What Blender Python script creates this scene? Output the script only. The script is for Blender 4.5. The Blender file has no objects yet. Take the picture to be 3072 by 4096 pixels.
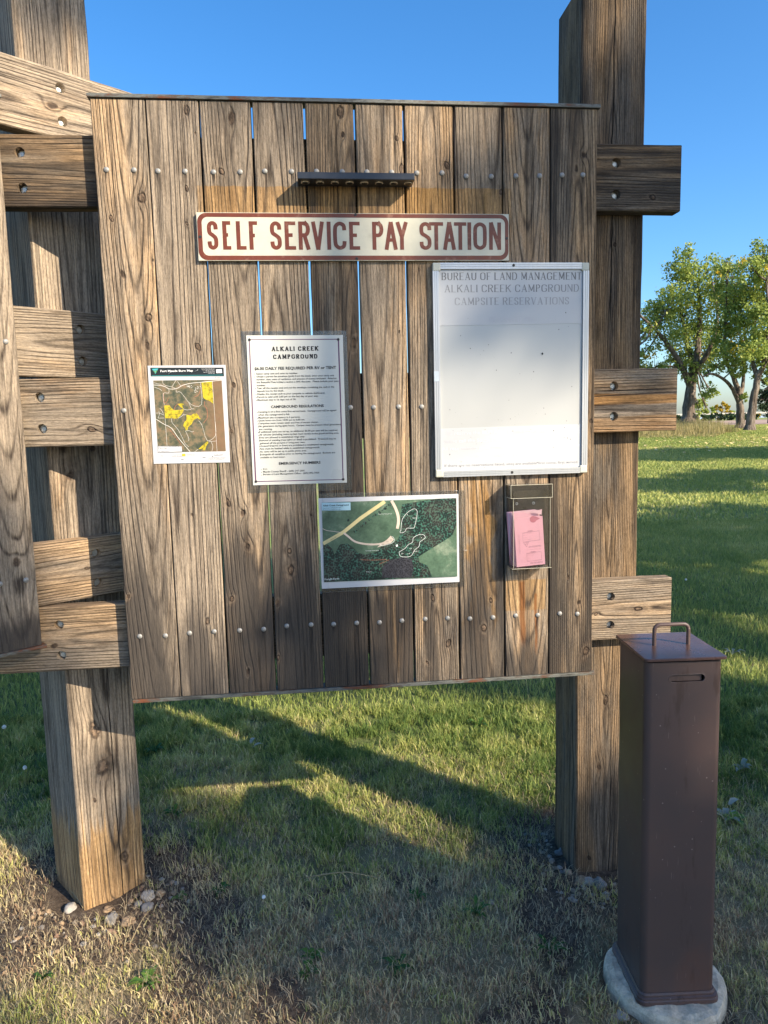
import bpy, bmesh, math, random
import numpy as np
from mathutils import Vector, Matrix, noise as mnoise
C = bpy.context.scene.collection
scene = bpy.context.scene
rng = np.random.default_rng(7)
random.seed(7)
R = math.radians

# ------------------------------------------------------------------ camera
PITCH, ROLL, CAMZ = 0.11946428, -0.02452463, 1.515
cp, sp = math.cos(PITCH), math.sin(PITCH)
FWD = Vector((0, cp, -sp)); RT0 = Vector((1, 0, 0)); UP0 = RT0.cross(FWD)
RT = RT0 * math.cos(ROLL) + UP0 * math.sin(ROLL)
UP = UP0 * math.cos(ROLL) - RT0 * math.sin(ROLL)
CAM = Vector((0, 0, CAMZ)); FPX = 2841.0
cam = bpy.data.objects.new('camera', bpy.data.cameras.new('camera')); C.objects.link(cam)
M = Matrix.Identity(4)
for i in range(3):
    M[i][0], M[i][1], M[i][2], M[i][3] = RT[i], UP[i], -FWD[i], CAM[i]
cam.matrix_world = M
cam.data.sensor_fit = 'AUTO'; cam.data.sensor_width = 36.0
cam.data.lens = FPX / 4096.0 * 36.0
cam.data.clip_start = 0.05; cam.data.clip_end = 3000
scene.camera = cam

# ------------------------------------------------------------------ light
SUN_EL, SUN_AZ = R(30.5), R(180 - 50.5)          # azimuth clockwise from +Y
S = Vector((math.cos(SUN_EL) * math.sin(SUN_AZ), math.cos(SUN_EL) * math.cos(SUN_AZ), math.sin(SUN_EL)))
sl = bpy.data.lights.new('sun', 'SUN'); sl.energy = 4.7; sl.angle = R(0.53); sl.color = (1.0, 0.86, 0.66)
so = bpy.data.objects.new('sun', sl); C.objects.link(so)
so.rotation_euler = S.to_track_quat('Z', 'Y').to_euler(); so.location = S * 60
world = bpy.data.worlds.new('World'); scene.world = world; world.use_nodes = True
wn = world.node_tree; bg = wn.nodes['Background']
sky = wn.nodes.new('ShaderNodeTexSky'); sky.sky_type = 'NISHITA'; sky.sun_disc = False
sky.sun_elevation = SUN_EL; sky.sun_rotation = SUN_AZ
sky.air_density = 1.0; sky.dust_density = 1.3; sky.ozone_density = 4.5; sky.altitude = 0
hs = wn.nodes.new('ShaderNodeHueSaturation'); hs.inputs['Saturation'].default_value = 1.24
wn.links.new(sky.outputs[0], hs.inputs['Color']); wn.links.new(hs.outputs[0], bg.inputs[0]); bg.inputs[1].default_value = 0.125
scene.view_settings.view_transform = 'Standard'; scene.view_settings.look = 'None'
scene.view_settings.gamma = 1.0; scene.view_settings.exposure = 1.12
scene.cycles.max_bounces = 8; scene.cycles.transparent_max_bounces = 16

# ------------------------------------------------------------------ frame of the notice panel
YAW = 0.10238022
EX = Vector((math.cos(YAW), math.sin(YAW), 0)); EY = Vector((-math.sin(YAW), math.cos(YAW), 0)); EZ = Vector((0, 0, 1))
O = Vector((-0.75489, 2.00887, 0)); TOP = 2.4035
def KP(u, d, z): return O + EX * u + EY * d + EZ * z          # u along the panel, d behind its front, z above ground
def PV(u, v, d=0): return KP(u, d, TOP - v)
WA = R(43.7); WE = Vector((math.cos(WA), math.sin(WA), 0)); WY = Vector((-math.sin(WA), math.cos(WA), 0)); WO = Vector((-.99, 2.11, 0))
def frame(origin, ax, ay, az):
    m = Matrix.Identity(4)
    for i in range(3): m[i][0], m[i][1], m[i][2], m[i][3] = ax[i], ay[i], az[i], origin[i]
    return m
def panel_uv(px, py, off=0.0):
    d = FWD + RT * ((px - 1536) / FPX) - UP * ((py - 2048) / FPX)
    o = O + EZ * TOP - EY * off
    t = (o - CAM).dot(EY) / d.dot(EY); P = CAM + d * t - o
    return P.dot(EX), -P.z
def at(px, py, Y):
    d = FWD + RT * ((px - 1536) / FPX) - UP * ((py - 2048) / FPX)
    return CAM + d * (Y / d.y)

# ------------------------------------------------------------------ helpers
WM = {}
def tag(o, label=None, cat=None, group=None, kind=None):
    if label: o['label'] = label
    if cat: o['category'] = cat
    if group: o['group'] = group
    if kind: o['kind'] = kind
    return o
def put(o, mw, parent=None):
    WM[o.name] = mw
    if parent is not None:
        o.parent = parent; o.matrix_parent_inverse = Matrix.Identity(4)
        o.matrix_basis = WM[parent.name].inverted() @ mw
    else:
        o.matrix_basis = mw
    return o
def thing(name, mw, label, cat, group=None):
    o = bpy.data.objects.new(name, None); C.objects.link(o); o.empty_display_size = .1
    put(o, mw); return tag(o, label, cat, group)
class MB:
    def __init__(s): s.v = []; s.f = []; s.m = []; s.sm = []
    def add(s, vs, fs, mi=0, smooth=False):
        k = len(s.v); s.v += [tuple(x) for x in vs]
        for f in fs: s.f.append(tuple(i + k for i in f)); s.m.append(mi); s.sm.append(smooth)
    def box(s, x0, x1, y0, y1, z0, z1, mi=0, bev=0.0):
        if bev <= 0:
            vs = [(x, y, z) for x in (x0, x1) for y in (y0, y1) for z in (z0, z1)]
            s.add(vs, [(0, 1, 3, 2), (4, 6, 7, 5), (0, 4, 5, 1), (2, 3, 7, 6), (0, 2, 6, 4), (1, 5, 7, 3)], mi)
        else:
            bm = bmesh.new(); bmesh.ops.create_cube(bm, size=1)
            for v in bm.verts: v.co = Vector(((x0 + x1) / 2 + v.co.x * (x1 - x0), (y0 + y1) / 2 + v.co.y * (y1 - y0), (z0 + z1) / 2 + v.co.z * (z1 - z0)))
            bmesh.ops.bevel(bm, geom=bm.edges[:], offset=bev, segments=2, affect='EDGES', profile=.5)
            s.bm(bm, mi)
    def bm(s, bm, mi=0, smooth=False):
        bm.verts.index_update()
        s.add([v.co[:] for v in bm.verts], [[v.index for v in f.verts] for f in bm.faces], mi, smooth); bm.free()
    def tube(s, pts, rad, n=8, mi=0, caps=True, smooth=True):
        pts = [Vector(p) for p in pts]; rs = rad if isinstance(rad, (list, tuple)) else [rad] * len(pts)
        vs = []; prev = None
        for i, p in enumerate(pts):
            t = (pts[min(i + 1, len(pts) - 1)] - pts[max(i - 1, 0)]).normalized()
            if prev is None:
                a = t.cross(Vector((0.3, 0.2, 1)) if abs(t.z) < .9 else Vector((1, 0, 0))).normalized()
            else:
                a = (prev - t * prev.dot(t)).normalized()
            prev = a; b = t.cross(a)
            for k in range(n):
                an = 2 * math.pi * k / n; vs.append(p + (a * math.cos(an) + b * math.sin(an)) * rs[i])
        fs = [(i * n + k, i * n + (k + 1) % n, (i + 1) * n + (k + 1) % n, (i + 1) * n + k) for i in range(len(pts) - 1) for k in range(n)]
        s.add(vs, fs, mi, smooth)
        if caps:
            s.add(vs[:n], [tuple(range(n))[::-1]], mi); s.add(vs[-n:], [tuple(range(n))], mi)
    def cyl(s, c, axis, r, h, n=20, mi=0, r2=None):
        c = Vector(c); s.tube([c, c + Vector(axis) * h], [r, r if r2 is None else r2], n, mi)
    def ribbon(s, pts, w, y, mi=0, closed=False):                  # flat strip in the local x-z plane
        n = len(pts); L = []; Rr = []
        for i, p in enumerate(pts):
            a = pts[max(i - 1, 0)]; b = pts[min(i + 1, n - 1)]
            if closed and i in (0, n - 1): a = pts[-2]; b = pts[1]
            tx, tz = b[0] - a[0], b[1] - a[1]; l = math.hypot(tx, tz) or 1; tx /= l; tz /= l
            ww = (w(tx, tz) if callable(w) else w) / 2
            if 0 < i < n - 1:
                ax, az = p[0] - a[0], p[1] - a[1]; la = math.hypot(ax, az) or 1
                cs = (ax * tx + az * tz) / la; ww /= max(.62, abs(cs))
            L.append((p[0] - tz * ww, y, p[1] + tx * ww)); Rr.append((p[0] + tz * ww, y, p[1] - tx * ww))
        s.add(L + Rr, [(n + i, n + i + 1, i + 1, i) for i in range(n - 1)], mi)
    def poly(s, pts, y, mi=0):
        bm = bmesh.new(); vs = [bm.verts.new((p[0], y, p[1])) for p in pts]
        es = [bm.edges.new((vs[i], vs[(i + 1) % len(vs)])) for i in range(len(vs))]
        bmesh.ops.triangle_fill(bm, edges=es, use_beauty=True)
        for f in bm.faces:
            f.normal_update()
            if f.normal.y > 0: f.normal_flip()
        s.bm(bm, mi)
    def mesh(s, me, mw, mi=0):
        s.add([mw @ v.co for v in me.vertices], [p.vertices[:] for p in me.polygons], mi)
    def build(s, name, mats, mw=None, parent=None):
        me = bpy.data.meshes.new(name); me.from_pydata(s.v, [], s.f)
        for m in (mats if isinstance(mats, (list, tuple)) else [mats]): me.materials.append(m)
        me.polygons.foreach_set('material_index', s.m); me.polygons.foreach_set('use_smooth', s.sm); me.update()
        o = bpy.data.objects.new(name, me); C.objects.link(o)
        put(o, mw if mw is not None else (WM[parent.name] if parent is not None else Matrix.Identity(4)), parent)
        return o
def mesh_np(name, V, F, mats, attrs=None, parent=None, mw=None, smooth=False, mi=None):
    V = np.asarray(V, dtype=np.float32); F = np.asarray(F, dtype=np.int32); k = F.shape[1]
    me = bpy.data.meshes.new(name)
    me.vertices.add(len(V)); me.vertices.foreach_set('co', V.ravel())
    me.loops.add(F.size); me.loops.foreach_set('vertex_index', F.ravel())
    me.polygons.add(len(F)); me.polygons.foreach_set('loop_start', np.arange(0, F.size, k, dtype=np.int32))
    me.polygons.foreach_set('loop_total', np.full(len(F), k, dtype=np.int32))
    for m in (mats if isinstance(mats, (list, tuple)) else [mats]): me.materials.append(m)
    if smooth: me.polygons.foreach_set('use_smooth', np.ones(len(F), dtype=bool))
    if mi is not None: me.polygons.foreach_set('material_index', np.asarray(mi, dtype=np.int32))
    for an, av in (attrs or {}).items():
        a = me.attributes.new(an, 'FLOAT', 'POINT'); a.data.foreach_set('value', np.asarray(av, dtype=np.float32))
    me.update(calc_edges=True)
    o = bpy.data.objects.new(name, me); C.objects.link(o)
    put(o, mw if mw is not None else (WM[parent.name] if parent is not None else Matrix.Identity(4)), parent)
    return o
def apply_mods(o):
    dg = bpy.context.evaluated_depsgraph_get(); dg.update()
    me = bpy.data.meshes.new_from_object(o.evaluated_get(dg)); o.modifiers.clear(); o.data = me

# ------------------------------------------------------------------ node DSL
class NT:
    def __init__(s, name):
        s.mat = bpy.data.materials.new(name); s.mat.use_nodes = True
        s.t = s.mat.node_tree; s.n = s.t.nodes; s.bs = s.n['Principled BSDF']; s.out = s.n['Material Output']
    def set(s, sock, v):
        if isinstance(v, bpy.types.NodeSocket): s.t.links.new(v, sock)
        elif v is not None:
            if isinstance(v, (tuple, list)) and len(v) == 3 and sock.type == 'RGBA': v = (*v, 1)
            sock.default_value = v
    def m(s, op, a, b=None, c=None, clamp=False):
        n = s.n.new('ShaderNodeMath'); n.operation = op; n.use_clamp = clamp
        for i, v in enumerate((a, b, c)): s.set(n.inputs[i], v)
        return n.outputs[0]
    def add(s, a, b): return s.m('ADD', a, b)
    def sub(s, a, b): return s.m('SUBTRACT', a, b)
    def mul(s, a, b): return s.m('MULTIPLY', a, b)
    def ss(s, v, e0, e1, o0=0.0, o1=1.0):
        n = s.n.new('ShaderNodeMapRange'); n.interpolation_type = 'SMOOTHSTEP'
        for i, q in enumerate((v, e0, e1, o0, o1)): s.set(n.inputs[i], q)
        return n.outputs[0]
    def lin(s, v, e0, e1, o0=0.0, o1=1.0):
        n = s.n.new('ShaderNodeMapRange')
        for i, q in enumerate((v, e0, e1, o0, o1)): s.set(n.inputs[i], q)
        return n.outputs[0]
    def xyz(s, x, y, z):
        n = s.n.new('ShaderNodeCombineXYZ')
        for i, q in enumerate((x, y, z)): s.set(n.inputs[i], q)
        return n.outputs[0]
    def sep(s, v):
        n = s.n.new('ShaderNodeSeparateXYZ'); s.set(n.inputs[0], v); return n.outputs[0], n.outputs[1], n.outputs[2]
    def obj(s): return s.n.new('ShaderNodeTexCoord').outputs['Object']
    def geo(s): return s.n.new('ShaderNodeNewGeometry')
    def scalev(s, v, sc, off=(0, 0, 0)):
        n = s.n.new('ShaderNodeMapping'); s.set(n.inputs[0], v); n.inputs['Scale'].default_value = sc; n.inputs['Location'].default_value = off
        return n.outputs[0]
    def noise(s, v, scale=1.0, detail=2.0, rough=0.5, col=False, dist=0.0):
        n = s.n.new('ShaderNodeTexNoise'); s.set(n.inputs['Vector'], v); n.inputs['Scale'].default_value = scale
        n.inputs['Detail'].default_value = detail; n.inputs['Roughness'].default_value = rough; n.inputs['Distortion'].default_value = dist
        return n.outputs['Color' if col else 0]
    def voro(s, v, scale, feat='F1', out='Distance', rnd=1.0):
        n = s.n.new('ShaderNodeTexVoronoi'); n.feature = feat; s.set(n.inputs['Vector'], v); n.inputs['Scale'].default_value = scale
        n.inputs['Randomness'].default_value = rnd; return n.outputs[out]
    def mix(s, f, a, b, bt='MIX'):
        n = s.n.new('ShaderNodeMix'); n.data_type = 'RGBA'; n.blend_type = bt
        s.set(n.inputs[0], f); s.set(n.inputs[6], a); s.set(n.inputs[7], b); return n.outputs[2]
    def ramp(s, f, stops):
        n = s.n.new('ShaderNodeValToRGB'); s.set(n.inputs[0], f); e = n.color_ramp.elements
        while len(e) < len(stops): e.new(.5)
        for i, (p, c) in enumerate(stops): e[i].position = p; e[i].color = (*c, 1)
        return n.outputs[0]
    def attr(s, name):
        n = s.n.new('ShaderNodeAttribute'); n.attribute_name = name; return n.outputs['Fac']
    def bump(s, h, strength=.5, dist=.002):
        n = s.n.new('ShaderNodeBump'); s.set(n.inputs['Height'], h); n.inputs['Strength'].default_value = strength; n.inputs['Distance'].default_value = dist
        return n.outputs[0]
    def fin(s, col=None, rough=None, normal=None, spec=None, metal=None):
        b = s.bs.inputs
        s.set(b['Base Color'], col); s.set(b['Roughness'], rough)
        if normal is not None: s.set(b['Normal'], normal)
        if spec is not None: s.set(b['Specular IOR Level'], spec)
        if metal is not None: s.set(b['Metallic'], metal)
        return s.mat
def plain(name, col, rough=.6, spec=.4, metal=0.0, var=.12, vscale=40, bump=.0, dirt=None, dscale=12):
    t = NT(name); P = t.obj(); n = t.noise(P, vscale, 4, .6)
    c = t.mix(1.0, col, t.ramp(n, [(.25, (1 - var,) * 3), (.75, (1 + var,) * 3)]), 'MULTIPLY')
    if dirt:
        d = t.ss(t.noise(P, dscale, 5, .65), .55, .72); c = t.mix(t.mul(d, dirt[3]), c, dirt[:3])
    nb = t.bump(t.noise(P, vscale * 3, 3), bump, .001) if bump else None
    return t.fin(c, t.lin(n, .2, .8, rough - .08, min(1, rough + .08)), nb, spec, metal)

# ------------------------------------------------------------------ weathered timber
def wood(name, knots=(), pith=(.01, .09), slope=.04, seed=0.0, tan=.5, dark=.2, warm=.5, grey=(.30, .243, .185), light=1.0,
         spacing=.0062, stains=(), cracks=(), dbias=None, rust=(), streaks=(), wob=.009):
    t = NT(name); P = t.obj(); x, y, z = t.sep(P)
    sd = (seed * 3.17, seed * 1.71, seed * 2.3)
    wv = t.noise(t.scalev(P, (5, 5, .9), sd), 1, 4, .55, col=True); wx, wy, wz = t.sep(wv)
    X = t.add(t.sub(x, pith[0]), t.mul(t.sub(wx, .5), wob))
    Y = t.add(t.add(t.sub(y, pith[1]), t.mul(z, slope)), t.mul(t.sub(wy, .5), wob))
    Rr = t.m('SQRT', t.add(t.mul(X, X), t.mul(Y, Y)))
    kmask = None; kcore = None; kcol = None; ksm = None
    kr_ = random.Random(int(seed * 977))
    for (kx, kz, kr) in knots:
        kr = kr * kr_.uniform(.42, .80); asp = kr_.uniform(.45, .95); tight = kr_.uniform(.10, .34); bul = kr_.uniform(.15, .75); solid = kr_.uniform(0, 1); hal = kr_.uniform(.05, .5)
        dx = t.mul(t.sub(x, kx), 1 / kr); dz = t.mul(t.sub(t.add(z, t.mul(t.sub(x, kx), kr_.uniform(-.6, .6))), kz), asp / kr)
        q = t.add(t.mul(dx, dx), t.mul(dz, dz))
        b = t.m('EXPONENT', t.mul(q, -tight)); Rr = t.add(Rr, t.mul(b, kr * bul))
        d = t.add(t.m('SQRT', q), t.mul(t.sub(t.noise(t.scalev(P, (1, 1, 1), (kx * 90, kz * 31, seed)), 70, 3), .5), .9))
        mk = t.ss(d, 1.25, .6); ck = t.mul(t.ss(d, 1.2, .9), t.ss(d, .5, .85)) if solid < .55 else t.ss(d, 1.05, .5)
        mk2 = t.m('MAXIMUM', mk, t.mul(t.ss(d, 3.8, .8), hal))
        kmask = mk2 if kmask is None else t.m('MAXIMUM', kmask, mk2)
        col_ = t.mul(t.ss(d, 1.2, 1.4), t.ss(d, 2.0, 1.55)); kcol = col_ if kcol is None else t.m('MAXIMUM', kcol, col_)
        sx_ = t.m('ABSOLUTE', t.mul(t.add(dx, t.mul(t.sub(t.noise(t.scalev(P, (0, 0, 22), (kx * 31, kz, seed)), 1, 3), .5), 1.6)), .75)); sz_ = t.m('ABSOLUTE', t.mul(dz, kr_.uniform(.16, .34)))
        smd = t.mul(t.mul(t.ss(sx_, 1.15, .1), t.ss(sz_, 1.5, .2)), kr_.uniform(.25, .95)); ksm = smd if ksm is None else t.m('MAXIMUM', ksm, smd)
        kcore = ck if kcore is None else t.m('MAXIMUM', kcore, ck)
    jit = t.noise(t.scalev(P, (26, 26, .9), sd), 1, 3, .55)
    ph = t.add(t.mul(Rr, 2 * math.pi / spacing), t.mul(jit, 4.5))
    late = t.m('POWER', t.lin(t.m('SINE', ph), -1, 1, 0, 1), 6.0)
    rs = t.lin(t.noise(t.scalev(P, (20, 20, .6), (seed, 4.0, seed * 2)), 1, 3), .30, .58, .22, 1.0)
    brk = t.lin(t.noise(t.scalev(P, (240, 240, 10), sd), 1, 3, .6), .32, .55, .35, 1.0)
    late = t.mul(late, brk)
    fib = t.noise(t.scalev(P, (420, 420, 16), sd), 1, 4, .65)
    fib2 = t.noise(t.scalev(P, (85, 85, 1.5), sd), 1, 5, .6)
    fib3 = t.noise(t.scalev(P, (260, 260, 90), sd), 1, 3, .75)
    wea = t.noise(t.scalev(P, (8, 8, 1.3), (seed * 1.3, seed, seed * 5.1)), 1, 6, .62)
    blot = t.noise(t.scalev(P, (24, 24, 4.5), (seed, seed * 2.2, seed)), 1, 6, .65)
    tanc = t.mix(warm, (.45, .335, .222), (.50, .318, .168))
    base = t.mix(t.ss(wea, .60 - .34 * (1 - tan), .84 - .34 * (1 - tan)), grey, tanc)
    base = t.mix(1.0, base, t.ramp(fib2, [(.26, (.42, .41, .41)), (.46, (.86, .86, .86)), (.56, (1.0, 1.0, 1.0)), (.74, (1.34, 1.31, 1.26))]), 'MULTIPLY')
    base = t.mix(1.0, base, t.ramp(blot, [(.28, (.40, .38, .37)), (.47, (.95, .95, .95)), (.72, (1.22, 1.2, 1.16))]), 'MULTIPLY')
    for (x0, x1, z0, z1, col, amt, ed) in stains:
        ez = t.add(z, t.mul(t.sub(t.noise(t.scalev(P, (60, 60, 4), sd), 1, 3), .5), ed))
        ex_ = t.add(x, t.mul(t.sub(t.noise(t.scalev(P, (10, 10, 5), sd), 1, 3), .5), ed * .6))
        mk = t.mul(t.mul(t.ss(ez, z0 - ed * .12, z0 + ed * .12), t.ss(ez, z1 + ed * .12, z1 - ed * .12)), t.mul(t.ss(ex_, x0 - .004, x0 + .004), t.ss(ex_, x1 + .004, x1 - .004)))
        base = t.mix(t.mul(mk, amt), base, t.mix(1.0, col, t.ramp(fib2, [(.3, (.5, .46, .42)), (.7, (1.15, 1.15, 1.15))]), 'MULTIPLY'))
    base = t.mix(t.mul(t.mul(late, rs), .95), base, (.045, .034, .028))
    base = t.mix(1.0, base, t.ramp(fib, [(.28, (.40, .39, .38)), (.48, (.93, .93, .93)), (.72, (1.32, 1.30, 1.26))]), 'MULTIPLY')
    base = t.mix(1.0, base, t.ramp(fib3, [(.30, (.72, .71, .70)), (.55, (1.03, 1.03, 1.03)), (.75, (1.15, 1.15, 1.14))]), 'MULTIPLY')
    dn = t.noise(t.scalev(P, (14, 14, .8), (seed * 7, 0, seed)), 1, 6, .68)
    dv = t.add(dn, dark - .5)
    if dbias:                                            # stain that sits towards one end of this board: (z from, z to, amount)
        dv = t.add(dv, t.ss(z, dbias[0], dbias[1], 0, dbias[2]))
    base = t.mix(t.mul(t.ss(dv, .17, .40), .88), base, (.048, .042, .038))
    for (rx, rz0, rz1, rw) in rust:
        rr = t.m('ABSOLUTE', t.add(t.sub(x, rx), t.mul(t.sub(t.noise(t.scalev(P, (3, 3, 9), sd), 1, 2), .5), .02)))
        mk = t.mul(t.ss(rr, rw, rw * .4), t.mul(t.ss(z, rz1 - .03, rz1 + .03), t.ss(z, rz0, rz0 - .01)))
        base = t.mix(t.mul(mk, .75), base, (.20, .075, .022))
    for (rx, rz0, rz1, rw) in streaks:
        rr = t.m('ABSOLUTE', t.add(t.sub(x, rx), t.mul(t.sub(t.noise(t.scalev(P, (0, 0, 14), (rx * 50, 0, seed)), 1, 2), .5), .012)))
        mk = t.mul(t.ss(rr, rw, rw * .3), t.ss(z, rz1, rz0))
        base = t.mix(t.mul(t.mul(mk, t.ss(z, rz0 + .002, rz0)), .85), base, (.030, .026, .024))
    if kmask is not None:
        base = t.mix(t.mul(ksm, t.ss(fib2, .36, .62, .85, .22)), base, (.045, .036, .03)); base = t.mix(t.mul(kcol, .14), base, (.36, .29, .21))
        base = t.mix(t.mul(kmask, .80), base, t.mix(t.ss(t.noise(P, 55, 3), .40, .62), (.055, .038, .028), (.22, .15, .10)))
        base = t.mix(t.mul(kcore, .6), base, (.03, .022, .018))
    chk = t.mul(t.ss(t.noise(t.scalev(P, (150, 150, 1.7), (seed * 2.2, seed, seed * 4)), 1, 2, .5), .635, .69), t.ss(wea, .40, .58))
    base = t.mix(t.mul(chk, .65), base, (.028, .023, .020))
    h = t.add(t.mul(late, -1.0), t.add(t.mul(fib, 1.0), t.add(t.mul(fib3, .7), t.sub(t.mul(fib2, .8), t.mul(chk, 1.6)))))
    if kcore is not None: h = t.sub(h, t.mul(kcore, 1.2))
    for (cx, z0, z1, w) in cracks:
        cc = t.m('ABSOLUTE', t.add(t.sub(x, cx), t.mul(t.sub(t.noise(t.scalev(P, (0, 0, 6), (seed * 9 + cx, 0, 0)), 1, 3), .5), .02)))
        ww = t.mul(t.mul(t.ss(z, z0, z0 + .1), t.ss(z, z1, z1 - .1)), w)
        mk = t.ss(t.sub(cc, ww), .0008, -.0004)
        base = t.mix(mk, base, (.012, .01, .009)); h = t.sub(h, t.mul(mk, 3))
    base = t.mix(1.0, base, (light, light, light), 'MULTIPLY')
    return t.fin(base, .88, t.bump(h, .85, .0024), .15)

def timber(name, w, th, L, mat, mw, parent=None, amp=.0012, bev=.003, seed=0, z0=None, step=.04, holes=(), toptilt=0.0):
    """bar along local z from z0 to z0+L, x centred, y from 0 to th; edges slightly uneven."""
    z0 = -L if z0 is None else z0
    n = max(3, int(L / step) + 1); b = bev
    ring = [(-w / 2 + b, 0), (w / 2 - b, 0), (w / 2, b), (w / 2, th - b), (w / 2 - b, th), (-w / 2 + b, th), (-w / 2, th - b), (-w / 2, b)]
    vs = []
    for i in range(n):
        z = z0 + L * i / (n - 1)
        eL = amp * (mnoise.noise(Vector((seed * 7.3, 1.1, z * 6))) + .6 * mnoise.noise(Vector((seed * 7.3, 5.1, z * 22))))
        eR = amp * (mnoise.noise(Vector((seed * 7.3, 21.1, z * 6))) + .6 * mnoise.noise(Vector((seed * 7.3, 9.1, z * 22))))
        eF = amp * .6 * mnoise.noise(Vector((seed * 3.3, 41.1, z * 5)))
        for (x, y) in ring:
            s_ = (x + w / 2) / w
            jx = eL * (1 - s_) + eR * s_
            vs.append((x + jx, y + (eF if y < th / 2 else -eF), z + (toptilt * (y / th) if i == n - 1 else 0)))
    fs = [(i * 8 + k, i * 8 + (k + 1) % 8, (i + 1) * 8 + (k + 1) % 8, (i + 1) * 8 + k) for i in range(n - 1) for k in range(8)]
    fs += [tuple(range(8))[::-1], tuple((n - 1) * 8 + k for k in range(8))]
    mb = MB(); mb.add(vs, fs); o = mb.build(name, mat, mw, parent)
    if holes:                                            # counterbored bolt holes
        cut = MB()
        for (hx, hz, hr, hd) in holes:
            cut.cyl((hx, -.02, hz), (0, 1, 0), hr, .02 + hd, 20)
        co = cut.build('cutter', mat, mw)
        md = o.modifiers.new('b', 'BOOLEAN'); md.operation = 'DIFFERENCE'; md.object = co; md.solver = 'EXACT'
        apply_mods(o)
        me = co.data; bpy.data.objects.remove(co); bpy.data.meshes.remove(me)
    return o

# ------------------------------------------------------------------ lettering
def _txt_mesh(s, bold=0.0):
    cu = bpy.data.curves.new('lettering', 'FONT'); cu.body = s; cu.resolution_u = 2; cu.size = 1.0; cu.offset = bold
    o = bpy.data.objects.new('lettering', cu); C.objects.link(o)
    dg = bpy.context.evaluated_depsgraph_get(); me = bpy.data.meshes.new_from_object(o.evaluated_get(dg))
    bpy.data.objects.remove(o); bpy.data.curves.remove(cu); return me
def text(mb, s, x0, x1, z, cap, y, mi=0, bold=0.0, rot=0.0, slope=0.0, align='fit'):
    """letters of cap height `cap`, baseline at z, squeezed to run from x0 to x1, facing local -y"""
    me = _txt_mesh(s, bold)
    if not me.vertices: return
    xs = [v.co.x for v in me.vertices]; a, b = min(xs), max(xs); sx = (x1 - x0) / max(b - a, 1e-6); sz = cap / .73
    if align == 'l': sx = min(sx, sz * .98)
    ca, sa = math.cos(rot), math.sin(rot); vs = []
    for v in me.vertices:
        lx, lz = (v.co.x - a) * sx, v.co.y * sz
        vs.append((x0 + lx * ca - lz * sa, y, z + lx * sa + lz * ca + lx * slope))
    mb.add(vs, [p.vertices[:] for p in me.polygons], mi); bpy.data.meshes.remove(me)
def arc(cx, cy, rx, ry, a0, a1, n=10):
    return [(cx + rx * math.cos(R(a0 + (a1 - a0) * i / n)), cy + ry * math.sin(R(a0 + (a1 - a0) * i / n))) for i in range(n + 1)]
def smooth(pts, k=4):
    out = []
    for i in range(len(pts) - 1):
        p0, p1, p2, p3 = pts[max(i - 1, 0)], pts[i], pts[i + 1], pts[min(i + 2, len(pts) - 1)]
        for j in range(k):
            t = j / k
            out.append(tuple(.5 * ((2 * p1[c]) + (-p0[c] + p2[c]) * t + (2 * p0[c] - 5 * p1[c] + 4 * p2[c] - p3[c]) * t * t + (-p0[c] + 3 * p1[c] - 3 * p2[c] + p3[c]) * t ** 3) for c in (0, 1)))
    return out + [pts[-1]]
_O = [(0, .5), (0, .7), (.08, .9), (.5, 1), (.92, .9), (1, .7), (1, .5), (1, .3), (.92, .1), (.5, 0), (.08, .1), (0, .3), (0, .5)]
_bow = [(0, 1), (.55, 1)] + arc(.55, .76, .43, .24, 90, -90, 8) + [(0, .52)]
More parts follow.
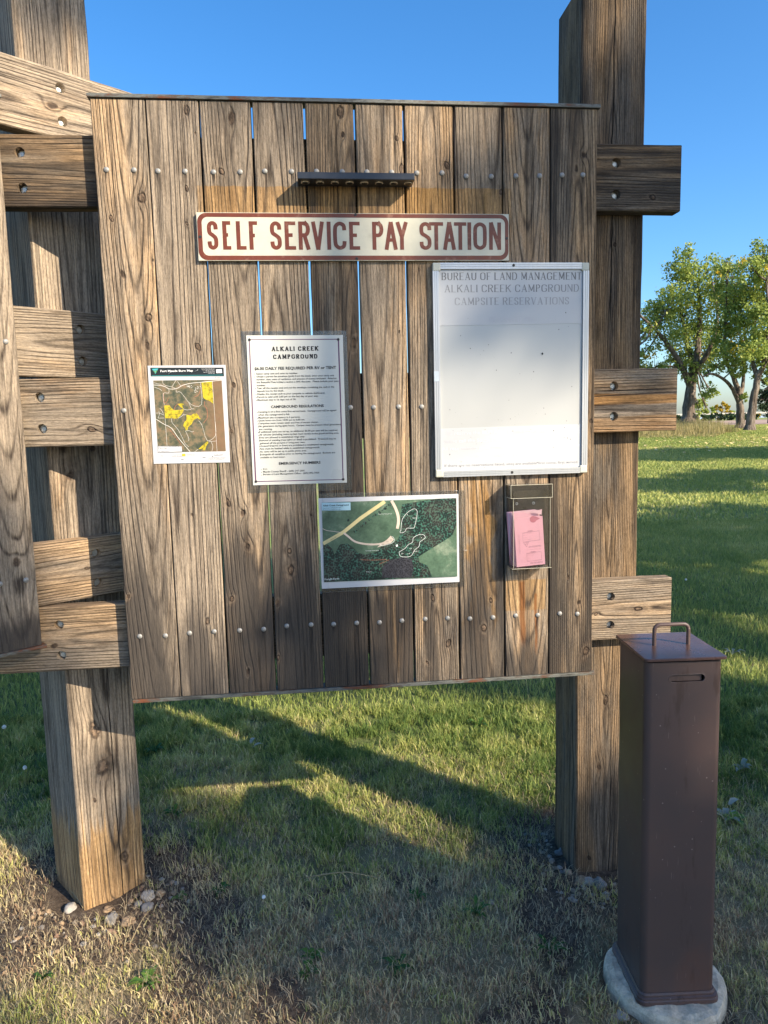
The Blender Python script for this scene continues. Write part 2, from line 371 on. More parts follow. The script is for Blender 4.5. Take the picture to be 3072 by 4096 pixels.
GL = {
 'S': [smooth([(1, .74), (.93, .92), (.5, 1), (.08, .92), (0, .75), (.1, .6), (.5, .51), (.9, .4), (1, .25), (.93, .08), (.5, 0), (.08, .08), (0, .26)])],
 'E': [[(0, 0), (0, 1)], [(0, 1), (1, 1)], [(0, .52), (.85, .52)], [(0, 0), (1, 0)]], 'F': [[(0, 0), (0, 1)], [(0, 1), (1, 1)], [(0, .5), (.85, .5)]],
 'L': [[(0, 0), (0, 1)], [(0, 0), (1, 0)]], 'I': [[(.5, 0), (.5, 1)]], 'T': [[(.5, 0), (.5, 1)], [(0, 1), (1, 1)]],
 'V': [[(0, 1), (.5, 0)], [(.5, 0), (1, 1)]], 'A': [[(.5, 1), (1, 0)], [(0, 0), (.5, 1)], [(.2, .33), (.8, .33)]],
 'Y': [[(0, 1), (.5, .45)], [(1, 1), (.5, .45)], [(.5, 0), (.5, .5)]], 'N': [[(0, 0), (0, 1)], [(0, 1), (1, 0)], [(1, 0), (1, 1)]],
 'M': [[(.04, 0), (.04, 1)], [(.04, 1), (.5, .12)], [(.5, .12), (.96, 1)], [(.96, 0), (.96, 1)]],
 'K': [[(0, 0), (0, 1)], [(1, 1), (.05, .42)], [(.35, .6), (1, 0)]], 'O': [smooth(_O, 3)],
 'C': [smooth([(1, .72), (.92, .92), (.5, 1), (.1, .9), (0, .7), (0, .3), (.1, .1), (.5, 0), (.92, .08), (1, .28)], 4)],
 'G': [smooth([(1, .74), (.92, .92), (.5, 1), (.1, .9), (0, .7), (0, .3), (.1, .1), (.5, 0), (.9, .08), (1, .2)], 4), [(1, .12), (1, .45)], [(.62, .45), (1, .45)]],
 'D': [[(0, 0), (0, 1)], [(0, 1), (.5, 1)] + arc(.5, .5, .5, .5, 90, -90, 12) + [(0, 0)]],
 'P': [[(0, 0), (0, 1)], _bow], 'R': [[(0, 0), (0, 1)], _bow, [(.5, .52), (1, 0)]],
 'B': [[(0, 0), (0, 1)], _bow, [(0, .52), (.55, .52)] + arc(.55, .26, .45, .26, 90, -90, 8) + [(0, 0)]],
 'U': [[(0, 1), (0, .3), (.1, .08), (.3, 0), (.7, 0), (.9, .08), (1, .3), (1, 1)]],
}
GW = dict(S=.62, E=.66, F=.62, L=.64, I=.2, T=.7, V=.8, A=.82, Y=.78, N=.78, M=.98, K=.8, O=.84, C=.78, G=.84, D=.8, P=.64, R=.74, B=.7, U=.78)
def glyph(mb, ch, x0, x1, z0, h, y, thick, thin, serif=0.0, mi=0):
    for k, st in enumerate(GL[ch]):
        tx = thick / 2; tz = thin / 2
        w = x1 - x0 - 2 * tx
        pts = [(x0 + tx + px * w, z0 + tz + pz * (h - 2 * tz)) for px, pz in st]
        if len(pts) == 2 or ch in 'NMVAYKIT':                  # straight stems run the full cap height
            pts = [(px, z0 if abs(pz - z0 - tz) < 1e-9 and abs(st[0][0] - st[-1][0]) < .75 and abs(st[0][1] - st[-1][1]) > .2 else (z0 + h if abs(pz - z0 - h + tz) < 1e-9 and abs(st[0][1] - st[-1][1]) > .2 else pz)) for px, pz in pts]
        if len(st) == 2 and st[0][1] == st[1][1] and ch in 'ELFTG': pts = [(x1 if sx == 1 else (x0 if ch == 'T' and sx == 0 else qx), qz) for (qx, qz), (sx, sz) in zip(pts, st)]
        wf = lambda a, b: thin + (thick - thin) * abs(b) ** .8
        if serif and ch in 'AVNMY' and len(st) == 2:
            up = (st[1][0] - st[0][0]) * (st[1][1] - st[0][1]) > 0
            if ch in 'AVY' and up or (ch in 'NM' and st[0][0] == st[1][0] and st[0][0] < .5): wf = lambda a, b: thin * 1.1
        mb.ribbon(pts, wf, y - k * 2e-5, mi)
        if serif and len(st) == 2 and abs(st[0][1] - st[1][1]) > .3:
            for (qx, qz), (sx, sz) in zip(pts, st):
                if sz in (0, 1) and not (ch in 'V' and sz == 0) and not (ch == 'A' and sz == 1) and not (ch == 'N' and sx == 1 and sz == 0):
                    zz = z0 + thin / 2 if sz == 0 else z0 + h - thin / 2
                    mb.ribbon([(qx - serif, zz), (qx + serif, zz)], thin, y - 9e-5, mi)
def word_line(mb, s, x0, x1, z0, h, y, thick, thin, serif=0.0, mi=0, gap=.2, space=.45, slope=0.0):
    adv = sum((GW.get(c, .5) + gap) if c != ' ' else space for c in s) - gap
    k = (x1 - x0) / adv; x = x0
    for c in s:
        if c == ' ': x += space * k; continue
        if c in GL: glyph(mb, c, x, x + GW[c] * k, z0 + (x - x0) * slope, h, y, thick, thin, serif, mi)
        x += (GW.get(c, .5) + gap) * k

# traced layout of the two printed maps, in panel coordinates
SITE={'road': [[(.576,1.225),(.637,1.193),(.688,1.154),(.761,1.107)]],'loopA': [(.781,1.105),(.792,1.127),(.799,1.149),(.8,1.169),(.796,1.189)],'loopB': [(.638,1.196),(.649,1.205),(.666,1.22),(.686,1.228),(.717,1.233),(.746,1.232),(.763,1.225),(.778,1.211)],'path': [(.576,1.18),(.588,1.186),(.61,1.19),(.63,1.194)],'outline1': [(.807,1.194),(.812,1.161),(.829,1.141),(.846,1.132),(.856,1.137),(.855,1.156),(.848,1.185),(.842,1.189),(.825,1.189),(.819,1.198),(.81,1.202),(.804,1.2),(.807,1.194)],'outline2': [(.8,1.259),(.804,1.272),(.826,1.275),(.838,1.27),(.847,1.255),(.86,1.245),(.863,1.232),(.879,1.22),(.875,1.211),(.862,1.209),(.844,1.218),(.841,1.231),(.828,1.238),(.818,1.249),(.8,1.259)],'outline3': [(.746,1.232),(.749,1.238),(.778,1.232),(.787,1.222),(.781,1.211)],'red': [(.684,1.277),(.722,1.28),(.762,1.28)],'forest': [[(.576,1.229),(.589,1.228),(.603,1.242),(.608,1.259),(.626,1.228),(.649,1.228),(.665,1.241),(.676,1.256),(.699,1.263),(.734,1.256),(.746,1.242),(.781,1.232),(.798,1.221),(.807,1.198),(.807,1.152),(.812,1.117),(.844,1.113),(.916,1.104),(.975,1.104),(.975,1.184),(.961,1.216),(.935,1.232),(.896,1.254),(.858,1.276),(.861,1.293),(.884,1.303),(.898,1.339),(.575,1.34)]],'hedge': [(.67,1.192),(.684,1.182),(.702,1.168),(.719,1.156),(.737,1.143),(.754,1.133),(.769,1.123),(.78,1.115)],'dark': [[(.746,1.335),(.75,1.303),(.768,1.284),(.809,1.275),(.837,1.281),(.843,1.307),(.836,1.339)]],'title': [(.576,1.104),(.66,1.106),(.66,1.129),(.576,1.127)],'titletext': [(.58,1.114),(.654,1.115)],'gt': [(.576,1.332),(.619,1.332)],'area': [(.7,1.315),(.715,1.314)],'roadname': [(.597,1.216),(.615,1.205)],'cg': [(.701,1.252),(.74,1.25)]}
BURN={'yel': [[(.251,.752),(.281,.749),(.282,.813),(.272,.805),(.26,.8),(.253,.795)],[(.145,.814),(.16,.814),(.162,.819),(.171,.828),(.189,.827),(.197,.825),(.197,.83),(.189,.842),(.181,.85),(.175,.852),(.164,.85),(.145,.85)],[(.181,.81),(.194,.809),(.199,.811),(.198,.814),(.194,.816),(.197,.825),(.191,.821),(.185,.815)],[(.204,.843),(.206,.841),(.217,.844),(.223,.839),(.232,.838),(.237,.843),(.24,.85),(.244,.854),(.24,.855),(.234,.851),(.223,.857),(.217,.868),(.207,.876),(.205,.884),(.199,.885),(.199,.878),(.193,.872),(.198,.861),(.203,.857)],[(.259,.916),(.261,.922),(.254,.932),(.252,.94),(.248,.943),(.241,.939),(.232,.939)]],'white': [[(.145,.745),(.145,.752),(.15,.758),(.168,.763),(.177,.767)],[(.181,.745),(.169,.763)],[(.185,.748),(.194,.762)],[(.119,.757),(.135,.758),(.15,.762),(.16,.768),(.174,.769),(.186,.766),(.199,.759),(.221,.754),(.245,.752),(.281,.749),(.307,.747)],[(.16,.768),(.159,.78),(.144,.781),(.145,.813)],[(.145,.85),(.146,.929)],[(.18,.771),(.181,.778),(.193,.779),(.219,.813),(.248,.813),(.248,.752)],[(.281,.749),(.282,.813),(.284,.947)],[(.121,.852),(.139,.865),(.161,.878),(.178,.905),(.209,.946)],[(.163,.851),(.164,.863),(.178,.881),(.188,.902),(.196,.922),(.206,.932)],[(.213,.807),(.219,.824),(.227,.825)],[(.197,.825),(.207,.828),(.218,.827)],[(.237,.859),(.246,.872),(.258,.915),(.282,.901),(.283,.863)],[(.199,.886),(.207,.907),(.206,.915)],[(.2,.886),(.212,.887),(.216,.89),(.222,.888)],[(.261,.919),(.284,.917)],[(.269,.92),(.273,.932),(.269,.947)],[(.221,.946),(.232,.939)],[(.121,.835),(.13,.835),(.143,.841)],[(.125,.849),(.143,.849)],[(.129,.829),(.13,.838),(.126,.849)],[(.132,.822),(.138,.829),(.141,.837)],[(.119,.762),(.134,.768),(.141,.773)],[(.121,.751),(.132,.754),(.141,.755)],[(.197,.839),(.191,.845),(.181,.851)],[(.205,.841),(.194,.842)]],'red': [[(.256,.805),(.256,.816),(.261,.825),(.263,.839),(.261,.852),(.251,.865)],[(.155,.881),(.166,.896),(.186,.925)],[(.145,.781),(.145,.807),(.153,.803),(.157,.793)],[(.172,.828),(.175,.817),(.185,.81)],[(.229,.792),(.24,.787),(.247,.772)]],'bld': [[(.208,.76),(.226,.758),(.227,.767),(.208,.768)],[(.233,.762),(.243,.762),(.243,.77),(.233,.771)]],'box': [(.121,.927),(.186,.929),(.187,.945),(.12,.945)],'hdr': [(.113,.709),(.314,.712),(.314,.736),(.113,.733)],'teal': [(.116,.73),(.311,.733)],'tri': [(.117,.712),(.135,.711),(.126,.727)],'title': [(.14,.721),(.229,.722)],'title2': [(.141,.713),(.229,.715)],'addr': [(.253,.715),(.289,.729)],'wbx': [(.293,.717),(.309,.718),(.309,.727),(.293,.727)],'date': [(.289,.74),(.305,.738)],'leg': [(.117,.95),(.222,.952),(.222,.96),(.117,.958)],'legy': [(.186,.951),(.195,.951),(.195,.958),(.186,.958)],'credits': [(.259,.964),(.312,.965),(.259,.971),(.307,.971)],'sc': [(.275,.954),(.306,.959)],'north': [(.27,.958),(.272,.962)]}

# ================================================================== the kiosk
KM0 = frame(O, EX, EY, EZ)
kiosk = thing('wooden_kiosk', KM0, 'large weathered wooden kiosk with thick posts, bolted rails and upright boards', 'kiosk')
zinc = plain('zinc', (.30, .297, .285), .6, .4, .35, .35, 200, .3, (.16, .10, .06, .5), 70)
bright_zinc = plain('bright_zinc', (.52, .53, .50), .45, .5, .5, .2, 300)
def dome(name, mat, mw, parent, r=.0074, h=.0038):
    bm = bmesh.new(); bmesh.ops.create_uvsphere(bm, u_segments=16, v_segments=10, radius=1)
    bmesh.ops.delete(bm, geom=[v for v in bm.verts if v.co.z < -.05], context='VERTS')
    for v in bm.verts: v.co = Vector((v.co.x * r, -max(v.co.z, 0) * h - .0004, v.co.y * r))
    mb = MB(); mb.bm(bm, 0, True); return mb.build(name, mat, mw, parent)
dome_proto = None
def bolt_head(board, P):
    global dome_proto
    mw = frame(P, EX, EY, EZ)
    if dome_proto is None: dome_proto = dome('bolt_head', zinc, mw, board); return
    o = dome_proto.copy(); C.objects.link(o); put(o, mw, board)
hex_proto = None
def hex_bolt(rail, mw):
    """zinc hex head on a washer at the bottom of its counterbore"""
    global hex_proto
    if hex_proto is None:
        mb = MB()
        mb.cyl((0, 0, 0), (0, -1, 0), .0118, .0018, 24)
        mb.cyl((0, -.0022, 0), (0, -1, 0), .0076, .0060, 6)
        mb.cyl((0, -.0082, 0), (0, -1, 0), .0070, .0010, 12, 0, .0058)
        hex_proto = mb.build('hex_bolt', bright_zinc, mw, rail); return
    o = hex_proto.copy(); C.objects.link(o); put(o, mw, rail)

# --- upright boards of the main panel
joints = [-.001, .1412, .282, .4225, .565, .7035, .841, .982, 1.1225, 1.2628, 1.4025]
gaps = [0, .0022, .0062, .0058, .0056, .0062, .0062, .0056, .0054, .0052, 0]
photo_knots = [  # photograph pixels (1659 wide) of the knots that show, and their radius in metres
 (305, 425, .015), (265, 590, .011), (262, 350, .008), (320, 683, .013), (318, 745, .012), (300, 1222, .008), (277, 1287, .013), (240, 470, .008), (285, 1085, .008),
 (403, 236, .010), (422, 285, .007), (427, 352, .009), (403, 405, .010), (427, 747, .012), (425, 640, .009), (403, 480, .006), (415, 1110, .007), (448, 1340, .014), (330, 560, .007),
 (500, 252, .014), (478, 368, .013), (493, 1085, .012), (500, 1292, .012), (508, 1360, .006), (505, 830, .013), (500, 930, .008),
 (525, 1107, .015), (535, 1178, .011), (600, 1300, .013), (617, 1322, .006), (600, 1420, .009), (625, 1188, .009), (628, 1230, .012), (536, 1450, .009),
 (735, 240, .013), (740, 288, .012), (765, 740, .016), (672, 1110, .007), (690, 1430, .006),
 (856, 296, .007), (868, 365, .010), (880, 630, .008), (862, 715, .006), (850, 560, .006), (860, 1330, .006),
 (965, 355, .017), (905, 580, .006), (900, 960, .008), (935, 1290, .008),
 (1082, 412, .008), (945, 1310, .010), (968, 1388, .011), (923, 1430, .012), (975, 1258, .009),
 (1045, 1355, .012), (1060, 1295, .007), (1112, 1425, .005), (1130, 1205, .006), (1110, 250, .006), (1180, 520, .008),
 (1261, 333, .011), (1245, 362, .009), (1275, 630, .010), (1277, 908, .011), (1227, 1245, .009), (1250, 1300, .013), (1265, 1405, .014), (1222, 640, .008), (1215, 1380, .006),
]
per = [[] for _ in range(10)]
for n_k, (kx, ky, kr) in enumerate(photo_knots):
    if n_k % 3 == 2 and kr < .012: continue
    u, v = panel_uv(kx * 3072 / 1659, ky * 3072 / 1659)
    for i in range(10):
        if joints[i] <= u < joints[i + 1]: per[i].append((round(u - (joints[i] + joints[i + 1]) / 2, 4), round(-v, 4), kr))
ORG = (.46, .255, .075)
def ostain(x0=-.1, x1=.1, a=.62): return (x0, x1, -.30, -.219, ORG, a, .012)
spec = [  # pith, slope, tan, dark, warm, light, stains, bias
 dict(pith=(.02, .05), slope=.035, tan=.62, dark=.12, warm=.45, light=1.02, dbias=(-1.0, -1.5, .30)),
 dict(pith=(-.05, .07), slope=.008, tan=.92, dark=.06, warm=.6, light=1.16, stains=[(.055, .1, -.31, -.219, ORG, .35, .012)], dbias=(-1.2, -1.6, .3), spacing=.0066, wob=.004),
 dict(pith=(.03, .06), slope=.03, tan=.52, dark=.16, warm=.55, light=1.0, stains=[ostain()], dbias=(-1.0, -1.5, .36)),
 dict(pith=(-.03, .09), slope=-.02, tan=.50, dark=.12, warm=.45, light=.98, stains=[ostain(a=.55)], dbias=(-1.0, -1.5, .36)),
 dict(pith=(.05, .06), slope=-.04, tan=.18, dark=.30, warm=.35, light=.92, stains=[ostain(a=.6)], dbias=(-1.2, -1.5, .2)),
 dict(pith=(-.02, .08), slope=.02, tan=.55, dark=.12, warm=.5, light=1.0, stains=[ostain(a=.5), (-.02, .05, -1.6, -1.3, ORG, .35, .2)], dbias=(-1.1, -1.5, .32), spacing=.0078),
 dict(pith=(.0, .05), slope=-.02, tan=.46, dark=.14, warm=.55, light=.97, stains=[ostain(a=.7)], dbias=(-.5, -.7, .12), spacing=.0058),
 dict(pith=(.04, .07), slope=.025, tan=.5, dark=.16, warm=.6, light=.96, stains=[ostain(a=.6), (-.06, .03, -1.45, -1.05, ORG, .6, .5)], dbias=(-1.0, -1.5, .22), spacing=.0075),
 dict(pith=(.0, .045), slope=.05, tan=.60, dark=.16, warm=.85, light=.98, stains=[(-.075, .06, -1.456, -1.36, (.40, .26, .13), .85, .008), (-.075, -.045, -.3, -.219, ORG, .4, .012)], rust=[(-.012, -1.36, -1.55, .012), (.03, -1.40, -1.58, .006)], dbias=(-1.46, -1.66, .25)),
 dict(pith=(.015, .05), slope=-.03, tan=.26, dark=.25, warm=.45, light=.80, dbias=(-.9, -1.3, .12)),
]
top_row = [(.030, .183), (.102, .183), (.165, .185), (.237, .185), (.313, .186), (.385, .185), (.452, .182), (.525, .182), (.594, .181), (.665, .181), (.734, .181), (.804, .181), (.875, .182), (.947, .181), (1.016, .189), (1.089, .189), (1.161, .187), (1.231, .186), (1.297, .183), (1.359, .182)]
mid_row = [(.033, .826), (.669, .831), (.736, .832), (.809, .832), (.877, .833)]
bot_row = [(.035, 1.477), (.108, 1.479), (.177, 1.475), (.248, 1.474), (.322, 1.475), (.392, 1.475), (.460, 1.469), (.532, 1.469), (.599, 1.471), (.668, 1.471), (.737, 1.473), (.805, 1.471), (.876, 1.470), (.945, 1.471), (1.014, 1.476), (1.086, 1.476), (1.157, 1.474), (1.227, 1.476), (1.297, 1.475), (1.353, 1.479)]
lens = [random.uniform(.015, .06) for _ in top_row] + [.26, .13, .25, .22, .12] + [random.choice([.03, .05, .10]) for _ in bot_row]
boards = []
for i in range(10):
    a, b = joints[i] + gaps[i] / 2, joints[i + 1] - gaps[i + 1] / 2
    stk = [(round(u - (joints[i] + joints[i + 1]) / 2, 4), -v, -v - ln, .006) for (u, v), ln in zip(top_row + mid_row + bot_row, lens) if joints[i] <= u < joints[i + 1]]
    m = wood('board_wood_%d' % i, per[i], seed=i + 1.37, streaks=stk, **spec[i])
    o = timber('board', b - a, .038, 1.662, m, frame(KP((joints[i] + joints[i + 1]) / 2, 0, TOP - .003), EX, EY, EZ), kiosk, .0011, .0022, seed=i + 1)
    boards.append(o)
def board_of(u): return boards[max(0, min(9, next((i for i in range(10) if u < joints[i + 1]), 9)))]
for u, v in top_row + mid_row + bot_row: bolt_head(board_of(u), PV(u, v))

# --- steel edge strips
tr = NT('rusty_steel'); P_ = tr.obj(); nz = tr.noise(tr.scalev(P_, (9, 40, 40)), 1, 6, .7)
rc = tr.ramp(nz, [(.36, (.065, .066, .062)), (.47, (.16, .165, .15)), (.54, (.10, .085, .07)), (.62, (.17, .06, .028)), (.75, (.06, .03, .02))])
steel = tr.fin(rc, .62, tr.bump(tr.noise(P_, 120, 4), .4, .001), .4, .25)
mb = MB(); mb.box(-.0075, 1.4085, -.006, .042, TOP - .0005, TOP + .0095, 0, .0012); mb.build('top_strip', steel, KM0, kiosk)
mb = MB(); mb.box(.004, 1.4105, -.006, .042, TOP - 1.6765, TOP - 1.6665, 0, .0012); mb.build('bottom_strip', steel, KM0, kiosk)

# --- rails behind the boards (front face .04 back), with counterbored bolts
HR = .0138; HD = .024
rails = [(.080, .268, [(1.4775, .132), (1.4775, .222), (-.2045, .127), (-.2045, .219)], dict(knots=[(.055, 2.21, .013), (.01, .33, .01)], tan=.34, dark=.28, warm=.75, light=.64, pith=(-.03, .1), slope=.01)),
         (.731, .922, [(1.480, .782), (1.480, .874), (-.2045, .783), (-.2045, .871)], dict(knots=[(.05, .55, .016)], tan=.62, dark=.10, warm=.8, light=1.0, pith=(.02, .12), slope=.008, stains=[(-.02, .012, 1.9, 2.4, (.44, .22, .06), .75, .03), (.05, .1, 1.9, 2.4, (.40, .22, .08), .5, .03), (.015, .035, 1.9, 2.4, (.10, .095, .09), .55, .03)])),
         (1.388, 1.581, [(1.4785, 1.441), (1.4785, 1.533), (-.202, 1.442), (-.202, 1.534)], dict(knots=[(.0, 2.19, .009), (.01, 2.05, .007), (.02, .40, .013)], tan=.34, dark=.16, warm=.45, light=.95, pith=(.0, .09), slope=.015))]
RAIL_U0 = -.62
for k, (v0, v1, bl, sp_) in enumerate(rails):
    m = wood('rail_wood_%d' % k, seed=20.3 + k, spacing=.0052, **sp_)
    vc = (v0 + v1) / 2; u1 = (1.678, 1.682, 1.680)[k]
    mw = frame(KP(RAIL_U0, .0405, TOP - vc), -EZ, EY, EX)
    o = timber('rail', v1 - v0, .049, u1 - RAIL_U0, m, mw, kiosk, .0012, .003, 30 + k, 0, holes=[(v - vc, u - RAIL_U0, HR, HD) for u, v in bl])
    for u, v in bl: hex_bolt(o, frame(KP(u, .0405 + HD - .0005, TOP - v), EX, EY, EZ))

# --- rails of the left wing, lying on the corner post's broad face
def WP(e, d, z): return WO + WE * e + WY * d + EZ * z        # d < 0 is in front of that face
wing = [(2.537, 2.350, .33, [(.0965, 2.489), (.0965, 2.399)], dict(knots=[(.01, 1.02, .024)], tan=.75, dark=.10, warm=.45, light=1.2, pith=(.02, .12), slope=-.012)),
        (1.873, 1.6805, .26, [(.1035, 1.822), (.1035, 1.730)], dict(knots=[], tan=.55, dark=.14, warm=.55, light=.98, pith=(.0, .1), slope=.02)),
        (1.2025, 1.0185, .26, [(.1015, 1.152), (.1015, 1.060)], dict(knots=[(.0, 1.02, .007)], tan=.5, dark=.10, warm=.5, light=1.0, pith=(.0, .1), slope=.02))]
for k, (z1, z0, e1, bl, sp_) in enumerate(wing):
    m = wood('wing_rail_wood_%d' % k, seed=28.3 + k, spacing=.005, **sp_)
    zc = (z0 + z1) / 2; e0 = -.95
    o = timber('rail', z1 - z0, .049, e1 - e0, m, frame(WP(e0, -.0495, zc), -EZ, WY, WE), kiosk, .0012, .003, 40 + k, 0, holes=[(zc - z, e - e0, HR, HD) for e, z in bl])
    for e, z in bl: hex_bolt(o, frame(WP(e, -.0495 + HD - .0005, z), WE, WY, EZ))
# --- boards of the left wing: only the nearest one shows at the picture's edge
wspec = [dict(knots=[(.02, -1.235, .022), (-.02, -.75, .012)], pith=(.02, .045), slope=.05, tan=.92, dark=.06, warm=1.0, light=1.06, dbias=(-1.3, -1.5, .5)),
         dict(knots=[(0, -.5, .01)], tan=.6, dark=.2), dict(knots=[(0, -.9, .01)], tan=.5, dark=.2), dict(knots=[(0, -.7, .01)], tan=.6, dark=.2), dict(knots=[], tan=.6, dark=.2)]
for k in range(5):
    e1 = -.088 - k * .1405; m = wood('wing_board_wood_%d' % k, seed=50.1 + k, **wspec[k])
    o = timber('board', .136, .038, 1.482, m, frame(WP(e1 - .068, -.0885, 2.3995), WE, WY, EZ), kiosk, .0011, .0022, 60 + k)
    for de, z in ((-.027, 1.7685), (-.028, 1.111), (-.095, 1.111), (-.03, 2.22), (-.1, 2.22)):
        put_m = frame(WP(e1 + de, -.0885, z), WE, WY, EZ); q = dome_proto.copy(); C.objects.link(q); put(q, put_m, o)
WF = frame(WO, WE, WY, EZ)
mb = MB(); mb.box(-.80, -.076, -.0945, -.047, .9075, .9165, 0, .0012); mb.build('bottom_strip', steel, WF, kiosk)
mb = MB(); mb.box(-.80, -.076, -.0945, -.047, 2.400, 2.409, 0, .0012); mb.build('top_strip', steel, WF, kiosk)

# --- posts
mL = wood('left_post_wood', [(-.030, .83, .030), (-.012, .70, .030), (-.06, 1.73, .017), (-.045, 1.64, .024), (-.03, 2.62, .010), (.035, .37, .022), (-.02, .22, .02), (-.045, .60, .009), (.03, 1.72, .02)],
          pith=(.015, .11), slope=.012, seed=71.2, tan=.76, dark=.09, warm=.60, light=1.16, spacing=.0062,
          cracks=[(.022, .05, .95, .0012), (.01, 1.0, 1.3, .0008)], stains=[(-.2, .2, -.1, .50, (.56, .33, .13), .65, .3)])
timber('post', .207, .25, 3.35, mL, frame(WP(.1035, .0005, -.25), WE, WY, EZ), kiosk, .0018, .005, 80, 0)
mR = wood('right_post_wood', [(-.05, .30, .014), (-.02, .62, .012), (.0, .85, .010), (.06, .55, .01), (.01, 2.30, .008)],
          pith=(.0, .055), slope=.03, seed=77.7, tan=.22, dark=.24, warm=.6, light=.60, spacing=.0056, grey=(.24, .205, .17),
          cracks=[(.0, 2.05, 3.1, .0016), (.012, 1.0, 1.45, .001), (.02, .1, .7, .0008)])
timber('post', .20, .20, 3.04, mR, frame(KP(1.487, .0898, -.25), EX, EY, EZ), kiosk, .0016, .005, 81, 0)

# ================================================================== things fixed to the panel
def pframe(u, v, d): return frame(PV(u, v, d), EX, EY, EZ)
PF = frame(PV(0, 0, 0), EX, EY, EZ)                           # local x = u, z = -v, -y towards the viewer
def thing_at(name, u, v, label, cat, group=None):
    return thing(name, pframe(u, v, 0), label, cat, group)
screw_mat = plain('dark_screw', (.06, .058, .055), .45, .5, .6, .2, 200)
def screw(parent, u, v, d, r=.0042, name='screw'):
    mb = MB(); mb.cyl((0, 0, 0), (0, -1, 0), r, .0016, 14, 0, r * .8)
    mb.box(-r * .6, r * .6, -.0019, -.0014, -.0006, .0006, 1); mb.box(-.0006, .0006, -.00195, -.0014, -r * .6, r * .6, 1)
    return mb.build(name, [screw_mat, ink], frame(PV(u, v, d), EX, EY, EZ), parent)
ink = plain('ink', (.018, .018, .02), .6, .3, 0, .1)
# --- brown and cream pay sign
cream = plain('cream_sign_face', (.52, .50, .40), .38, .45, 0, .06, 30, 0, (.36, .34, .27, .55), 9)
brown = plain('brown_sign_paint', (.13, .027, .008), .40, .45, 0, .16, 45, 0, (.33, .17, .11, .5), 30)
edge_wood = plain('sign_backing', (.22, .19, .15), .8, .2, 0, .3, 60)
t = thing_at('pay_sign', .7, .36, 'long cream sign with brown border reading SELF SERVICE PAY STATION, under the black light bar', 'sign')
mb = MB(); mb.box(.262, 1.137, -.0105, -.001, -.4225, -.2945, 0, .0006); mb.build('sign_plate', [cream], PF, t)
def rrect(x0, x1, z0, z1, r, n=8):
    return arc(x1 - r, z1 - r, r, r, 90, 0, n) + arc(x1 - r, z0 + r, r, r, 0, -90, n) + arc(x0 + r, z0 + r, r, r, -90, -180, n) + arc(x0 + r, z1 - r, r, r, 180, 90, n)
mb = MB(); a = rrect(.2635, 1.1355, -.421, -.296, .024); b = rrect(.2755, 1.1255, -.409, -.3065, .016)
n = len(a); mb.add([(p[0], -.0109, p[1]) for p in a] + [(p[0], -.0109, p[1]) for p in b], [(i, n + i, n + (i + 1) % n, (i + 1) % n) for i in range(n)])
mb.build('border', brown, PF, t)
ZB, H = -.393, .0755; th = .0109
for word in ([('S', .289, .318), ('E', .3305, .3525), ('L', .3675, .394), ('F', .4025, .4255)], [('S', .460, .491), ('E', .500, .530), ('R', .538, .5705), ('V', .5735, .6095), ('I', .618, .6265), ('C', .634, .671), ('E', .679, .709)],
             [('P', .744, .776), ('A', .778, .8155), ('Y', .810, .8455)], [('S', .878, .912), ('T', .906, .946), ('A', .945, .9825), ('T', .9775, 1.013), ('I', 1.017, 1.0262), ('O', 1.033, 1.072), ('N', 1.079, 1.114)]):
    mb = MB()
    for ch, a, b in word: glyph(mb, ch, a, b, ZB, H, -.0110, th, th * .88)
    mb.build('lettering', brown, PF, t)
for u, v in ((.6985, .2985), (.2695, .359), (1.131, .361), (.6985, .417)): screw(t, u, v, -.0108, .0042)

# --- black solar light bar
slate = plain('slate_metal', (.020, .024, .033), .36, .5, .2, .15, 60)
lampm = plain('lamp_lens', (.75, .64, .50), .25, .6, .2, .3, 250); dark_plastic = plain('dark_plastic', (.012, .012, .013), .5, .4)  # the wood's reflection is put into the lens colour as tan
t = thing_at('light_bar', .7, .21, 'slim black light bar with round lamps underneath, above the pay sign', 'light')
mb = MB(); mb.box(.541, .859, -.063, -.004, -.2215, -.2035, 0, .0015); mb.box(.56, .84, -.004, -.0003, -.2185, -.2065, 0); mb.build('housing', slate, PF, t)
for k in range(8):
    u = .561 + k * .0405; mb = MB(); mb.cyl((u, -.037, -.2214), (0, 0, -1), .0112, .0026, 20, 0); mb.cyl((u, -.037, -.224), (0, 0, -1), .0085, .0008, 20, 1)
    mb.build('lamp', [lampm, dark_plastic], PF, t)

# --- papers
def paper_mat(name, col, rough=.45): return plain(name, col, rough, .4, 0, .03, 15, 0)
white_paper = paper_mat('white_paper', (.52, .52, .535)); poster_white = plain('poster_white', (.55, .55, .51), .32, .5, 0, .03, 12)
def clear_mat(name, tint=(.93, .94, .93), gloss=.08, rough=.12):
    t = NT(name); tr_ = t.n.new('ShaderNodeBsdfTransparent'); tr_.inputs[0].default_value = (*tint, 1)
    gl = t.n.new('ShaderNodeBsdfGlossy'); gl.inputs['Roughness'].default_value = rough; gl.inputs[0].default_value = (.9, .9, .9, 1)
    lw = t.n.new('ShaderNodeLayerWeight'); lw.inputs[0].default_value = .35
    mx = t.n.new('ShaderNodeMixShader'); t.t.links.new(t.lin(lw.outputs['Fresnel'], 0, 1, gloss * .4, .6), mx.inputs[0])
    t.t.links.new(tr_.outputs[0], mx.inputs[1]); t.t.links.new(gl.outputs[0], mx.inputs[2]); t.t.links.new(mx.outputs[0], t.out.inputs[0])
    return t.mat
film = clear_mat('laminate_film', (.965, .97, .965), .05, .3); acrylic = clear_mat('clear_acrylic', (.965, .965, .955), .05, .06)
